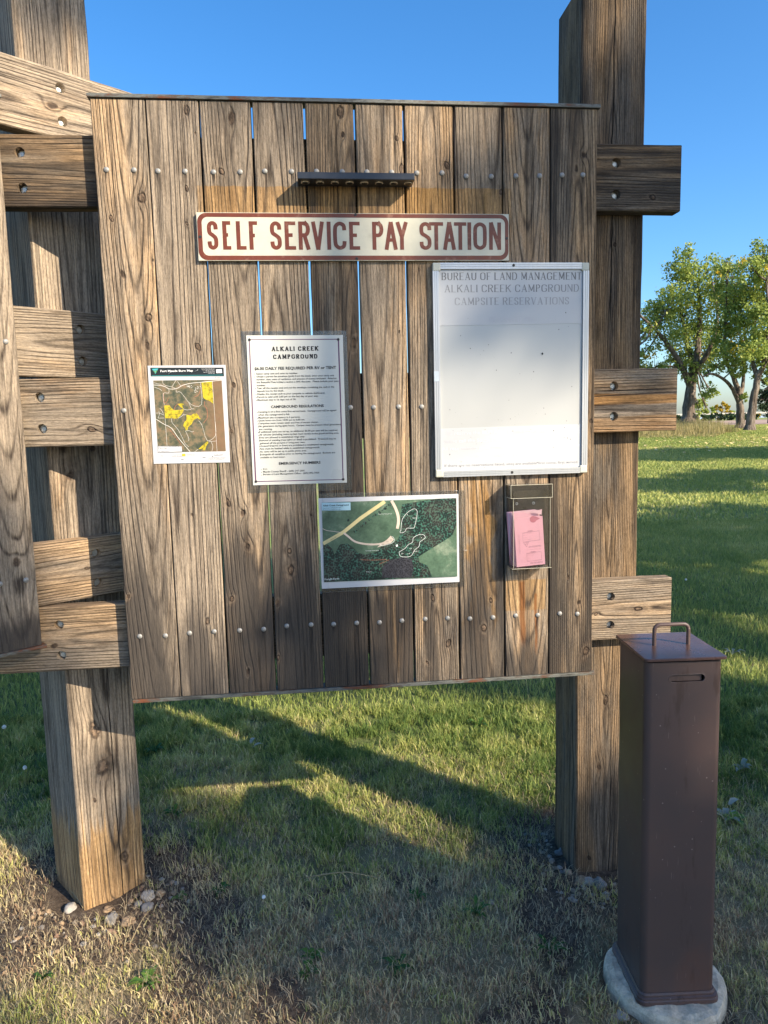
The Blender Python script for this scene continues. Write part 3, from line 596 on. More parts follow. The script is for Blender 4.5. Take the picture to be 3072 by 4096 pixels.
def quad_sheet(mb, pts, y, th, mi=0, bow=0.0):                # four corners (u,v) TL TR BR BL, gently bowed sheet with thickness
    n = 10; vs = []
    for j in range(n + 1):
        for i in range(n + 1):
            s_, r_ = i / n, j / n
            u = (1 - r_) * ((1 - s_) * pts[0][0] + s_ * pts[1][0]) + r_ * ((1 - s_) * pts[3][0] + s_ * pts[2][0])
            v = (1 - r_) * ((1 - s_) * pts[0][1] + s_ * pts[1][1]) + r_ * ((1 - s_) * pts[3][1] + s_ * pts[2][1])
            vs.append((u, y - bow * (math.sin(s_ * math.pi) * .6 + .4 * math.sin(r_ * math.pi * 2)) ** 2, -v))
    w = n + 1; fs = [(j * w + i, (j + 1) * w + i, (j + 1) * w + i + 1, j * w + i + 1) for j in range(n) for i in range(n)]
    k = len(vs); back = [(x, y2 + th, z) for x, y2, z in vs]
    fs2 = [tuple(q + k for q in f[::-1]) for f in fs]
    rim = [i for i in range(w)] + [j * w + n for j in range(1, w)] + [n * w + i for i in range(n - 1, -1, -1)] + [j * w for j in range(n - 1, 0, -1)]
    fs3 = [(rim[i], rim[(i + 1) % len(rim)], rim[(i + 1) % len(rim)] + k, rim[i] + k) for i in range(len(rim))]
    mb.add(vs + back, fs + fs2 + fs3, mi)
def nz_pts(pts): return [(u, -v) for u, v in pts]
staple_mat = plain('staple_wire', (.6, .6, .58), .3, .5, .8, .1)
def staple(parent, u, v, d, ang, L=.011):
    c, s_ = math.cos(ang) * L / 2, math.sin(ang) * L / 2
    mb = MB(); mb.tube([(u - c, d, -v - s_), (u - c, d - .0008, -v - s_), (u + c, d - .0012, -v + s_), (u + c, d, -v + s_)], .00055, 6)
    return mb.build('staple', staple_mat, PF, parent)

# campground rules poster
t = thing_at('rules_poster', .517, .836, 'white laminated campground rules poster with purple border and four corner screws', 'poster')
mb = MB(); quad_sheet(mb, [(.381, .624), (.653, .626), (.652, 1.048), (.381, 1.047)], -.0030, .0008); mb.build('sheet', poster_white, PF, t)
mb = MB(); quad_sheet(mb, [(.366, .612), (.664, .614), (.666, 1.069), (.366, 1.069)], -.0016, .0010); mb.build('plastic_sleeve', film, PF, t)
purple = plain('purple_ink', (.13, .055, .12), .45, .3)
mb = MB(); a = [(.389, -.6355), (.640, -.6375), (.641, -1.0385), (.389, -1.0365), (.389, -.6355)]
mb.ribbon(a, .0028, -.0034, 0, True); mb.build('border_line', purple, PF, t)
def RPX(x, y): l = 80 + (y - 75) * .0488; w = 1300 - (y - 75) * .0235; return .381 + (x - l) / w * .272, .625 + (y - 75) / 1993 * .4225
mb = MB()
def rp(s, x0, x1, y, cap, bold=0.0, slab=False):
    u0, v = RPX(x0, y); u1, v1 = RPX(x1, y)
    if slab: word_line(mb, s, u0, u1, -v, cap, -.0035, cap * .27, cap * .17, cap * .16, 0, .24, .55)
    else: text(mb, s, u0, u1, -v, cap, -.0035, 0, bold)
rp('ALKALI CREEK', 420, 1048, 280, .0122, 0, True); rp('CAMPGROUND', 440, 1035, 383, .0122, 0, True)
mb.build('poster_heading', ink, PF, t); mb = MB()
rp('$6.00 DAILY FEE REQUIRED PER RV or TENT', 193, 1287, 524, .0080, .028); mb.build('fee_heading', ink, PF, t); mb = MB()
for s, x0, x1, y in [('Select camp unit and note its number.', 215, 772, 584), ('Obtain a permit fee envelope (pink) from the kiosk; enter your camp unit', 217, 1257, 622), ('number, date, state of residence, and amount of money enclosed.  America', 219, 1290, 660), ('the Beautiful Pass holders receive a 50% discount.  Please include your pass', 220, 1318, 698), ('number.', 222, 343, 738), ('Tear off the receipt stub and put the envelope containing the cash in the', 224, 1260, 775), ('deposit box by the kiosk.', 226, 583, 813), ('Display the receipt stub at your campsite or vehicle dashboard.', 228, 1133, 853), ('Permit is valid until 2:00 pm on the last day of your stay.', 230, 1045, 892), ('Maximum stay is 16 days out of 30.', 232, 746, 931),
                        ('Camping is on a first come first served basis.  Campground will be signed', 240, 1285, 1090), ('when the campground is full.', 243, 660, 1129), ('Maximum site occupancy is 6 persons.', 245, 800, 1168), ('Quiet hours are from 10:00 pm to 6:00 am.', 246, 863, 1205), ('Campsites must remain clean and free of excess clutter.', 247, 1045, 1243), ('No generators during quiet hours.  Camper must be present when generators', 250, 1344, 1281), ('are running.', 252, 430, 1322), ('If additional tents are set up, an additional $6.00 per tent will be required.', 254, 1306, 1358), ('All vehicles (including motorcycles) must remain in the gravel parking area.', 256, 1320, 1396), ('Fires are allowed in established rings only.', 258, 863, 1434), ('Removal of standing trees (alive or dead) is prohibited.  Firewood may be', 260, 1280, 1472), ('gathered off the ground or bring your own.', 262, 866, 1510), ('Uncased firearms or bows are prohibited in established campgrounds.', 263, 1253, 1547), ('Pets must be leashed while in established campgrounds.', 265, 1064, 1585), ('No tents will be set up in public picnic area.', 267, 886, 1624), ('Extinguish all campfires prior to leaving the campground.  Buckets are', 269, 1268, 1662), ('available to haul water.', 270, 602, 1702),
                        ('911', 306, 360, 1862), ('Meade County Sheriff - (605) 347-2681', 308, 858, 1897), ('Bureau of Land Management Office - (605) 892-7000', 310, 1054, 1932)]:
    if y in (1090, 1862): mb.build('printed_text', ink, PF, t); mb = MB()
    rp(s, x0, x1, y, .0050, .012)
mb.build('printed_text', ink, PF, t); mb = MB()
for y in (576, 616, 771, 849, 887, 926, 1087, 1164, 1202, 1241, 1280, 1356, 1394, 1433, 1471, 1547, 1585, 1624, 1662, 1855, 1893, 1930):
    u, v = RPX(192 + (y - 576) * .072, y); mb.cyl((u, -.0035, -v), (0, -1, 0), .0010, .0001, 10)
mb.build('bullet', ink, PF, t).__setitem__('kind', 'stuff'); mb = MB()
rp('CAMPGROUND REGULATIONS', 410, 1117, 1031, .0074, .03); mb.build('section_heading', ink, PF, t); mb = MB(); rp('EMERGENCY NUMBERS', 517, 1072, 1797, .0074, .03); mb.build('section_heading', ink, PF, t)
for u, v in ((.3895, .636), (.6395, .638), (.641, 1.038), (.3895, 1.0365)): screw(t, u, v, -.003, .0040)

# burn map
t = thing_at('burn_map', .213, .84, 'white paper map of yellow burn areas under a dark heading band', 'map')
mb = MB(); quad_sheet(mb, [(.106, .7035), (.320, .7045), (.319, .979), (.106, .977)], -.0024, .0006); mb.build('sheet', white_paper, PF, t)
g = NT('burn_map_print'); P_ = g.obj(); n1 = g.noise(P_, 22, 6, .65, dist=.6); n2 = g.noise(P_, 90, 5, .7); n3 = g.voro(P_, 28, 'F1', 'Color')
c = g.ramp(g.add(g.mul(n1, .5), g.mul(n2, .5)), [(.34, (.030, .045, .032)), (.46, (.085, .088, .055)), (.54, (.17, .135, .08)), (.66, (.25, .15, .09))])
x_, y_, z_ = g.sep(P_); c = g.mix(g.ss(x_, .25, .285, 0, .6), c, g.mix(g.ss(n2, .4, .6), (.25, .125, .065), (.18, .11, .055)))
mprint = g.fin(c, .45, None, .35)
yelm = NT('yellow_area'); yn = yelm.noise(yelm.obj(), 120, 5, .7); yel = yelm.fin(yelm.ramp(yn, [(.38, (.20, .17, .02)), (.5, (.46, .36, .02)), (.7, (.54, .44, .03))]), .45, None, .35)
roadw = plain('map_road_print', (.72, .68, .62), .5, .3); roadr = plain('map_red_print', (.50, .17, .10), .5, .3); teal = plain('teal_print', (.03, .30, .32), .4, .3); band = plain('charcoal_band', (.016, .020, .022), .35, .4)
mb = MB(); mb.poly(nz_pts([(.1190, .7445), (.307, .7455), (.3085, .947), (.120, .9455)]), -.0027); mb.build('map_print', mprint, PF, t)
for k, q in enumerate(BURN['yel']): mb = MB(); mb.poly(nz_pts(q), -.0030 - k * 2e-5); mb.build('burn_area', yel, PF, t)
mb = MB()
for k, q in enumerate(BURN['white']): mb.ribbon(nz_pts(smooth(q, 3) if len(q) > 2 else q), .0007 if k not in (3, 8) else .0013, -.0032 - k * 3e-6, 0)
for k, q in enumerate(BURN['red']): mb.ribbon(nz_pts(smooth(q, 3)), .0008, -.0033 - k * 3e-6, 1)
for (cx, cz, nn) in ((.217, -.763, 16), (.239, -.767, 12), (.229, -.776, 8)):
    for _ in range(nn):
        a, b = cx + random.uniform(-.009, .009), cz + random.uniform(-.004, .004); mb.ribbon([(a, b), (a + random.uniform(.001, .003), b + random.uniform(-.0006, .0006))], .0011, -.0034, 0)
mb.build('road_line', [roadw, roadr], PF, t)
mb = MB(); mb.poly(nz_pts(BURN['hdr']), -.0028, 0); mb.ribbon([(.1155, -.7315), (.3115, -.7325)], .0011, -.0031, 1)
mb.build('heading_band', [band, teal], PF, t)
emb = plain('emblem_blue', (.10, .42, .50), .4, .3); emg = plain('emblem_green', (.12, .28, .08), .4, .3)
mb = MB(); mb.poly(nz_pts(BURN['tri']), -.0030, 0); mb.poly([(.1185, -.7135), (.1335, -.7130), (.1325, -.7155), (.129, -.7150), (.1255, -.7165), (.122, -.7150), (.1195, -.7155)], -.0031, 1)
mb.poly([(.1200, -.7165), (.1245, -.7180), (.1290, -.7168), (.1322, -.7170), (.126, -.7255)], -.0032, 2)
mb.ribbon([(.1265, -.7175), (.1250, -.7195), (.1275, -.7215), (.1258, -.7240)], .0010, -.0033, 1); mb.build('emblem', [teal, emb, emg], PF, t)
wink = plain('white_print', (.8, .8, .8), .5, .3); mb = MB()
text(mb, 'Fort Meade Burn Map', .1402, .2292, -.7215, .0058, -.0031, 0, .015); mb.build('map_title', wink, PF, t); mb = MB()
for k, s_ in enumerate(('Bureau of Land Management', 'South Dakota Field Office', '310 Roundup Street', 'Belle Fourche, SD 57717', '605-892-7000')):
    w_ = (.036, .034, .025, .031, .018)[k]; text(mb, s_, .2890 - w_, .2890, -.7155 - k * .0031, .0016, -.0031, 0)
mb.poly([(.2930, -.7170), (.3085, -.7165), (.3090, -.7268), (.2935, -.7270)], -.0031, 0); mb.build('heading_text', wink, PF, t)
mb = MB(); mb.poly(nz_pts(BURN['box']), -.0036, 0); mb.build('note_box', white_paper, PF, t)
mb = MB(); text(mb, 'Approximate burn dates between Feb 12', .1215, .1845, -.9305, .0021, -.0039); text(mb, 'to Mar 31 2025.', .1215, .1460, -.9355, .0021, -.0039); text(mb, 'As conditions allow.', .1220, .1515, -.9430, .0021, -.0039)
mb.build('note_text', ink, PF, t); mb = MB(); text(mb, '9/12/2025', .2885, .3040, -.7415, .0024, -.0032); mb.build('date_text', ink, PF, t); mb = MB(); mb.ribbon([(.1203, -.9270), (.1862, -.9290), (.1873, -.9450), (.1203, -.9452), (.1203, -.9270)], .0005, -.0039, 0, True); mb.build('note_border', ink, PF, t); mb = MB()
for k, (a, b) in enumerate(((.127, .134), (.157, .185), (.197, .222))): text(mb, ('Roads', 'Fort Meade Trail System', 'Proposed Burn Units')[k], a, b, -.9540, .0015, -.0032); text(mb, ('Centennial Trail', 'Utility Roads', 'Fort Meade Boundary')[k], a, b, -.9580, .0015, -.0032)
mb.build('legend_text', ink, PF, t); mb = MB()
for k in range(3): text(mb, ('No warranty is made by the Bureau of Land Management', 'for use of the data for purposes not intended', 'by the Bureau of Land Management.')[k], .2590, .309 - .003 * k, -.9645 - k * .0028, .0013, -.0032)
mb.build('credit_text', ink, PF, t); mb = MB(); text(mb, '0   0.5   1 Miles', .275, .303, -.9550, .0014, -.0032); mb.ribbon([(.2755, -.9575), (.3000, -.9575)], .0007, -.0032); mb.poly([(.2695, -.962), (.2725, -.962), (.2710, -.9585)], -.0032)
mb.build('scale_bar', ink, PF, t)
mb = MB(); mb.poly(nz_pts(BURN['legy']), -.0031, 0); mb.build('legend_swatch', yel, PF, t)
for u, v, a in ((.166, .724, .6), (.2385, .7195, .45), (.188, .966, .3), (.249, .962, .1)): staple(t, u, v, -.0028, a)

# site map
t = thing_at('site_map', .776, 1.226, 'laminated green aerial map of the campground with a tan road, below the rules poster', 'map')
mb = MB(); quad_sheet(mb, [(.563, 1.077), (1.004, 1.081), (1.002, 1.373), (.563, 1.372)], -.0042, .0012, 0, .003); mb.build('laminate', film, PF, t)
mb = MB(); quad_sheet(mb, [(.567, 1.091), (.982, 1.092), (.982, 1.359), (.568, 1.360)], -.0062, .0006, 0, .0015); mb.build('sheet', white_paper, PF, t)
SY = -.0085
g = NT('field_print'); P_ = g.obj(); n1 = g.noise(P_, 14, 6, .65); n2 = g.noise(P_, 120, 5, .7)
field = g.fin(g.mix(1, g.ramp(n1, [(.35, (.045, .085, .055)), (.55, (.085, .145, .095)), (.68, (.20, .25, .18))]), g.ramp(n2, [(.3, (.75, .75, .75)), (.7, (1.25, 1.25, 1.25))]), 'MULTIPLY'), .3, None, .45)
g = NT('forest_print'); P_ = g.obj(); vd = g.voro(P_, 190, 'F1', 'Distance'); n1 = g.noise(P_, 25, 4, .6)
forest = g.fin(g.mix(g.ss(g.add(vd, g.mul(g.sub(n1, .5), .5)), .42, .78), g.mix(g.ss(n1, .4, .6), (.008, .018, .016), (.024, .020, .020)), g.mix(g.ss(n1, .42, .62), (.045, .135, .10), (.06, .10, .075))), .3, None, .45)
g = NT('dark_wood_print'); vd = g.voro(g.obj(), 240, 'F1', 'Distance'); darkwood = g.fin(g.ramp(vd, [(.2, (.008, .009, .013)), (.7, (.045, .045, .055))]), .3, None, .45)
mb = MB(); mb.poly(nz_pts([(.5760, 1.1035), (.9750, 1.1045), (.9750, 1.3415), (.5755, 1.3405)]), SY, 0)
mb.poly(nz_pts(SITE['forest'][0]), SY - .0002, 1); mb.poly(nz_pts(SITE['dark'][0]), SY - .0004, 2)
for q in SITE['hedge']:
    for _ in range(9):
        a, b, r_ = q[0] + random.uniform(-.010, .010), -q[1] + random.uniform(-.003, .003), random.uniform(.0015, .003)
        b += (q[0] - a) * -.62 ; mb.poly(arc(a, b, r_, r_, 0, 330, 6), SY - .0003 - random.random() * 1e-4, 1)
mb.poly(arc(.6515, -1.158, .004, .0045, 0, 330, 7), SY - .0003, 1)
mb.build('aerial_print', [field, forest, darkwood], PF, t)
rtan = plain('tan_road_print', (.62, .52, .26), .4, .4); rpale = plain('pale_loop_print', (.55, .46, .38), .4, .4); wline = plain('white_outline_print', (.75, .78, .76), .4, .3)
mb = MB(); mb.ribbon(nz_pts(SITE['road'][0]), .0105, SY - .0006, 0)
la = smooth(nz_pts(SITE['loopA']), 4); mb.ribbon(la, .0085, SY - .0007, 1); mb.ribbon(smooth(nz_pts(SITE['loopB']), 4), .0055, SY - .00075, 1); mb.ribbon(smooth(nz_pts(SITE['path']), 3), .0016, SY - .0007, 1)
mb.poly([(.744, -1.234), (.780, -1.214), (.786, -1.221), (.776, -1.231), (.750, -1.238), (.735, -1.243)], SY - .00078, 1)
mb.build('road_line', [rtan, rpale], PF, t)
mb = MB()
for q in (SITE['outline1'], SITE['outline2']): mb = MB(); mb.ribbon(smooth(nz_pts(q), 4), .0009, SY - .0009, 0, True); mb.build('area_outline', wline, PF, t)
mb = MB()
mb.ribbon(smooth(nz_pts(SITE['outline3']), 3), .0009, SY - .0009, 0); mb.poly([(.790, -1.238), (.796, -1.236), (.797, -1.241), (.793, -1.244)], SY - .0009, 0)
mb.build('area_outline', wline, PF, t); mb = MB(); text(mb, 'Google Earth', .5760, .6195, -1.3335, .0055, SY - .001); mb.build('map_credit', wline, PF, t); mb = MB(); text(mb, 'Area 1', .842, .856, -1.160, .0026, SY - .001); text(mb, 'Area 2', .845, .858, -1.260, .0026, SY - .001); text(mb, 'Area 3', .700, .715, -1.316, .0028, SY - .001)
text(mb, 'Campground Host', .7005, .740, -1.2525, .0026, SY - .001); text(mb, 'Alkali Creek Campground', .740, .781, -1.1445, .0022, SY - .001)
for s_, a, b in (('12', .8065, -1.2655), ('11', .826, -1.2665), ('10', .832, -1.2515), ('9', .866, -1.2205), ('3', .826, -1.150), ('6', .833, -1.184)): text(mb, s_, a, a + .0028 * len(s_), b, .0026, SY - .001)
mb.build('area_text', wline, PF, t)
mb = MB(); mb.poly(nz_pts(SITE['title']), SY - .0008, 0); mb.build('title_box', plain('pale_blue_print', (.36, .55, .62), .35, .4), PF, t)
mb = MB(); text(mb, 'Alkali Creek Campground', .5795, .6545, -1.1150, .0050, SY - .0011, 0, .02); text(mb, 'Tent Sites: 1-13 $6.00 per night', .5795, .632, -1.1212, .0026, SY - .0011); text(mb, 'RV Sites: 21-25 $6.00 per night', .5795, .632, -1.1262, .0026, SY - .0011)
mb.build('title_text', ink, PF, t); mb = MB(); text(mb, 'Old Stone Rd', .5975, .6185, -1.2175, .0030, SY - .0011, 0, 0, R(31)); mb.build('road_name', ink, PF, t); mb = MB()
for s_, a, b in (('22', .750, -1.2350), ('23', .763, -1.2280), ('24', .773, -1.2230)): text(mb, s_, a, a + .006, b, .0026, SY - .0011)
mb.build('printed_text', ink, PF, t)
mb = MB(); mb.ribbon(smooth(nz_pts(SITE['red']), 3), .0008, SY - .0011, 0); mb.ribbon([(.740, -1.293), (.752, -1.288), (.770, -1.281)], .0007, SY - .0011, 0); mb.build('red_marking', roadr, PF, t)
for u, v, a in ((.5815, 1.098, 1.4), (.9735, 1.0825, 0), (.588, 1.352, 1.3), (1.001, 1.262, 0)): staple(t, u, v, -.008, a)

# reservation whiteboard
alu = NT('brushed_aluminium'); P_ = alu.obj(); an = alu.noise(alu.scalev(P_, (400, 400, 3)), 1, 3); alum = alu.fin(alu.mix(an, (.40, .41, .42), (.52, .53, .54)), .38, None, .5, .6)
corner_m = plain('corner_plastic', (.52, .52, .44), .4, .4); lacq = NT('whiteboard_lacquer'); P_ = lacq.obj()
lc = lacq.mix(lacq.ss(lacq.voro(P_, 26, 'F1', 'Distance'), .06, .03), (.41, .42, .42), (.12, .12, .13)); lacq_m = lacq.fin(lacq.mix(lacq.ss(lacq.noise(P_, 5, 4), .4, .7, 0, .2), lc, (.42, .43, .44)), .16, None, .5)
sheetw = plain('faded_sheet', (.46, .47, .485), .34, .45, 0, .03, 8)
t = thing_at('reservation_whiteboard', 1.14, .735, 'aluminium framed whiteboard with faded reservation lettering and an empty middle', 'whiteboard')
x0, x1, z0, z1, fw = .913, 1.3745, -1.0405, -.4295, .0175
mb = MB(); mb.box(x0 + .012, x1 - .012, -.010, -.001, z0 + .012, z1 - .012, 0); mb.build('writing_surface', lacq_m, PF, t)
def fbar(ax, a0, a1, c0, c1):
    mb = MB(); st = [0, .3, .36, .62, .68, 1]
    for k in range(5):
        d0 = -.0165 if k in (0, 2, 4) else -.0150
        p, q = c0 + (c1 - c0) * st[k], c0 + (c1 - c0) * st[k + 1]; p, q = min(p, q), max(p, q)
        if ax == 'x': mb.box(a0, a1, d0, -.001, p, q, 0)
        else: mb.box(p, q, d0, -.001, a0, a1, 0)
    return mb.build('frame_bar', alum, PF, t)
fbar('x', x0 + .022, x1 - .022, z1, z1 - fw); fbar('x', x0 + .022, x1 - .022, z0, z0 + fw); fbar('z', z0 + .022, z1 - .022, x0, x0 + fw); fbar('z', z0 + .022, z1 - .022, x1, x1 - fw)
for cx, sx in ((x0, 1), (x1, -1)):
    for cz, sz in ((z0, 1), (z1, -1)):
        mb = MB(); a, b = sorted((cx, cx + sx * .023)); c_, d_ = sorted((cz, cz + sz * .023)); mb.box(a, b, -.0178, -.001, c_, d_, 0, .003); mb.build('corner_cap', corner_m, PF, t)
mb = MB(); quad_sheet(mb, [(.931, .447), (1.3565, .447), (1.3565, .601), (.931, .604)], -.0108, .0006); mb.build('upper_sheet', sheetw, PF, t)
mb = MB(); quad_sheet(mb, [(.931, .898), (1.3565, .895), (1.3565, 1.023), (.931, 1.023)], -.0108, .0006); mb.build('lower_sheet', sheetw, PF, t)
fade = [plain('faded_ink_%d' % k, c_, .5, .3, 0, .25, 18) for k, c_ in enumerate([(.17, .17, .175), (.24, .24, .25), (.31, .31, .32), (.46, .46, .49), (.52, .53, .57), (.22, .22, .24)])]
mb = MB()
for s_, a, b, v, cap, mi in (('BUREAU OF LAND MANAGEMENT', .940, 1.353, .4765, .0205, 0), ('ALKALI CREEK CAMPGROUND', .948, 1.346, .5105, .0205, 1), ('CAMPSITE RESERVATIONS', .977, 1.316, .5465, .0205, 2), ('RESERVED BY', 1.0775, 1.205, .5945, .0130, 3)):
    word_line(mb, s_, a, b, -v, cap, -.0111, cap * .155, cap * .055, cap * .11, mi, .2, .42)
    if mi < 3: mb.build('faded_heading', fade, PF, t); mb = MB()
text(mb, ':', 1.2085, 1.2105, -.5945, .010, -.0111, 3); mb.build('faded_heading', fade, PF, t); mb = MB()
for s_, a, b, v in (('To reserve the BLM Alkali Creek Campground campsites', .946, 1.341, .9170), ('please call the South Dakota Field Office at (605) 892-7000.', .937, 1.350, .9400), ('All reservations must be paid in advance and approved by the', .933, 1.354, .9620), ('Bureau of Land Management.', 1.040, 1.245, .9855)): text(mb, s_, a, b, -v, .0108, -.0111, 4)
text(mb, 'If there are no reservations listed, sites are available first come, first served.', .9405, 1.348, -1.0110, .0080, -.0111, 5)
mb.build('faded_notice', fade, PF, t)
mb = MB()
for _ in range(60):
    a, b = random.uniform(.935, 1.35), random.choice([random.gauss(.9, .03), random.uniform(.57, 1.02), random.gauss(1.01, .012)])
    if .45 < b < 1.02: r_ = random.uniform(.0004, .0013); mb.poly(arc(a, -b, r_, r_ * random.uniform(.6, 1.8), 0, 300, 5), -.0113, 0)
mb.poly(arc(1.2365, -.687, .0028, .0035, 0, 320, 8), -.0113, 0); mb.build('speck', ink, PF, t)
mb = MB(); mb.box(.9125, .9265, -.0172, -.0160, -.762, -.733, 0); mb.build('tape', plain('tape', (.45, .52, .58), .3, .4), PF, t)
for u, v in ((1.149, .437), (1.143, 1.0325)): screw(t, u, v, -.0165, .0042)

# clear leaflet holder
t = thing_at('leaflet_holder', 1.195, 1.2, 'clear acrylic leaflet box with a flip lid screwed below the whiteboard', 'leaflet holder')
smoke = plain('smoked_back', (.055, .047, .04), .3, .5, 0, .2, 30)
mb = MB(); mb.box(1.130, 1.258, -.0050, -.0008, -1.316, -1.070, 0, .001); mb.build('back_plate', smoke, PF, t)
mb = MB(); mb.box(1.135, 1.2465, -.0545, -.0530, -1.3145, -1.085, 0); mb.box(1.135, 1.1365, -.0529, -.0052, -1.3145, -1.085, 0); mb.box(1.245, 1.2465, -.0529, -.0052, -1.3145, -1.085, 0); mb.box(1.131, 1.2505, -.0560, -.0051, -1.3175, -1.3146, 0)
mb.build('box', acrylic, PF, t)
mb = MB(); mb.box(1.126, 1.2505, -.0620, -.0052, -1.0690, -1.0665, 0); mb.box(1.126, 1.2505, -.0620, -.0605, -1.1060, -1.0691, 0); mb.box(1.126, 1.1275, -.0604, -.0052, -1.1060, -1.0691, 0); mb.box(1.249, 1.2505, -.0604, -.0052, -1.1060, -1.0691, 0)
mb.build('lid', acrylic, PF, t)
edgem = plain('acrylic_edge', (.55, .52, .40), .25, .6, 0, .1)
mb = MB()
for a, b in (((1.126, -.0624, -1.1062), (1.2505, -.0624, -1.1062)), ((1.126, -.0624, -1.0672), (1.2505, -.0624, -1.0672)), ((1.126, -.0624, -1.1062), (1.126, -.0624, -1.0672)), ((1.2505, -.0624, -1.1062), (1.2505, -.0624, -1.0672)), ((1.126, -.0624, -1.1062), (1.126, -.008, -1.1062)), ((1.126, -.0624, -1.0672), (1.126, -.008, -1.0672)),
             ((1.135, -.0548, -1.3150), (1.135, -.0548, -1.108)), ((1.2465, -.0548, -1.3150), (1.2465, -.0548, -1.108)), ((1.131, -.0562, -1.3170), (1.2505, -.0562, -1.3170)), ((1.131, -.0562, -1.3170), (1.131, -.008, -1.3170))):
    mb.tube([a, b], .00065, 5)
mb.build('polished_edge', edgem, PF, t)
for u in (1.160, 1.212): screw(t, u, 1.128, -.005, .0045).data.materials[0] = bright_zinc
# pink permit envelopes standing in the holder
pink = plain('pink_paper', (.92, .50, .58), .55, .3, 0, .04, 20); pink2 = plain('pale_pink_paper', (.92, .60, .66), .55, .3, 0, .04, 20); grey_ink = plain('grey_print', (.42, .20, .25), .6, .2)
def env_frame(x, d, z, rot): 
    c_, s_ = math.cos(rot), math.sin(rot); return frame(PV(x, -z, d), EX * c_ + EZ * s_, EY, EZ * c_ - EX * s_)
for k, (x, d, rot, m_, lab) in enumerate([(1.1365, -.0150, 3.6, pink, 'pink permit envelope farthest back in the clear box, its left edge showing'), (1.1385, -.0215, 3.6, pink2, 'paler pink permit envelope second from the back in the clear box'), (1.1410, -.0285, 3.4, pink, 'pink permit envelope in the middle of the stack in the clear box'), (1.1440, -.0350, 3.6, pink2, 'pale pink permit envelope just behind the front one in the clear box')]):
    mb = MB(); mb.box(0, .0865, 0, .0042, 0, .163, 0, .0012); tag(mb.build('permit_envelope', m_, env_frame(x, d, -1.3140, R(rot))), lab, 'envelope', 'pink permit envelopes in the holder')
t = thing('permit_envelope', env_frame(1.1475, -.0455, -1.3138, R(3.4)), 'front pink permit envelope with a torn top edge and two printed receipt boxes', 'envelope', 'pink permit envelopes in the holder')
EFm = WM[t.name]
mb = MB(); mb.box(0, .088, 0, .0045, 0, .146, 0, .001); 
mb.poly([(0, .146), (0, .164), (.03, .1635), (.042, .158), (.052, .1545), (.058, .1495), (.088, .1465), (.088, .146)], -.0002, 0); mb.poly([(.062, .1575), (.05, .160), (.088, .1665), (.086, .150)], .0020, 1); mb.build('body', [pink, pink2], EFm, t)
mb = MB(); text(mb, 'RECEIPT', .040, .056, .1035, .0030, -.0004, 0, .02); text(mb, 'RECEIPT', .046, .061, .0405, .0028, -.0004, 0, .02); text(mb, '23-0224292', .040, .078, .0555, .0048, -.0004); text(mb, '23-0224292', .042, .080, .0060, .0048, -.0004)
for a in ([(.024, .074), (.024, .1010), (.0755, .1030), (.0755, .0755), (.024, .074)], [(.033, .0140), (.033, .0385), (.0775, .0400), (.0775, .0150), (.033, .0140)]): mb.ribbon(a, .0007, -.0004, 0, True)
a = [(.0245, .0715), (.041, .0725), (.034, .0590), (.0245, .0715)]; mb.ribbon(a, .0010, -.0004, 0, True); mb.ribbon([(.028, .069), (.032, .065), (.034, .068), (.037, .070)], .0010, -.0004)
for k, (s_, a, b, z) in enumerate((('Name of Campground', .026, .052, .0985), ('Amount', .026, .034, .0930), ('Expiration', .026, .037, .086), ('Date paid', .026, .048, .0795), ('If found return, please put in deposit slot', .030, .076, .0485), ('Name of Campground', .035, .058, .0355), ('Permit number', .035, .055, .0315), ('Dates', .035, .042, .023), ('Expires', .035, .044, .0175))): text(mb, s_, a, b, z, .0013, -.0004)
text(mb, 'PLEASE DO NOT DEPOSIT COINS', .0135, .070, .040, .0022, -.0004, 0, 0, R(90)); text(mb, 'STUB', .0300, .039, .018, .0022, -.0004, 0, .02, R(90)) if False else None
mb.build('printed_text', grey_ink, EFm, t)
mb = MB(); mb.poly(arc(.0585, .139, .0105, .0100, 0, 340, 16), -.0005, 0); mb.poly([(.064, .133), (.080, .1395), (.066, .1475)], -.0006, 0); mb.build('torn_flap', plain('dark_pink_paper', (.62, .22, .28), .6, .3), EFm, t)

# leaf clumps are left out of the unseen crown so the sun reaches these regions: (point in the scene, radius, how open the gap is)
LITSPOTS = [(PV(u, v), 0.10, o) for u, v, o in [(a, b, 1) for a in (-.35, -.2, -.05, .1, .22) for b in (-.4, -.2, 0, .2, .4, .6, .8, 1.0, 1.15)]
            + [(a, b, .85) for a in (.35, .47) for b in (.1, .3, .5, .75, .95, 1.1)] + [(a, b, .7) for a in (.6, .75, .88) for b in (.05, .25, .45, .9)] + [(.62, 1.15, .6), (1.0, .3, .5), (1.15, .1, .4), (1.3, 1.0, .9), (1.2, 1.08, .9), (1.19, 1.25, .9)]]
LITSPOTS += [(PV(a, b), .08, .45) for a in (.15, .4, .65, .9, 1.15) for b in (1.3, 1.45, 1.6)]
LITSPOTS += [(PV(1.60, .82), .14, 1), (PV(1.30, .78), .10, 1), (PV(1.18, .92), .10, .9), (PV(1.0, .5), .09, .9), (PV(1.5, -.45), .14, .9)]
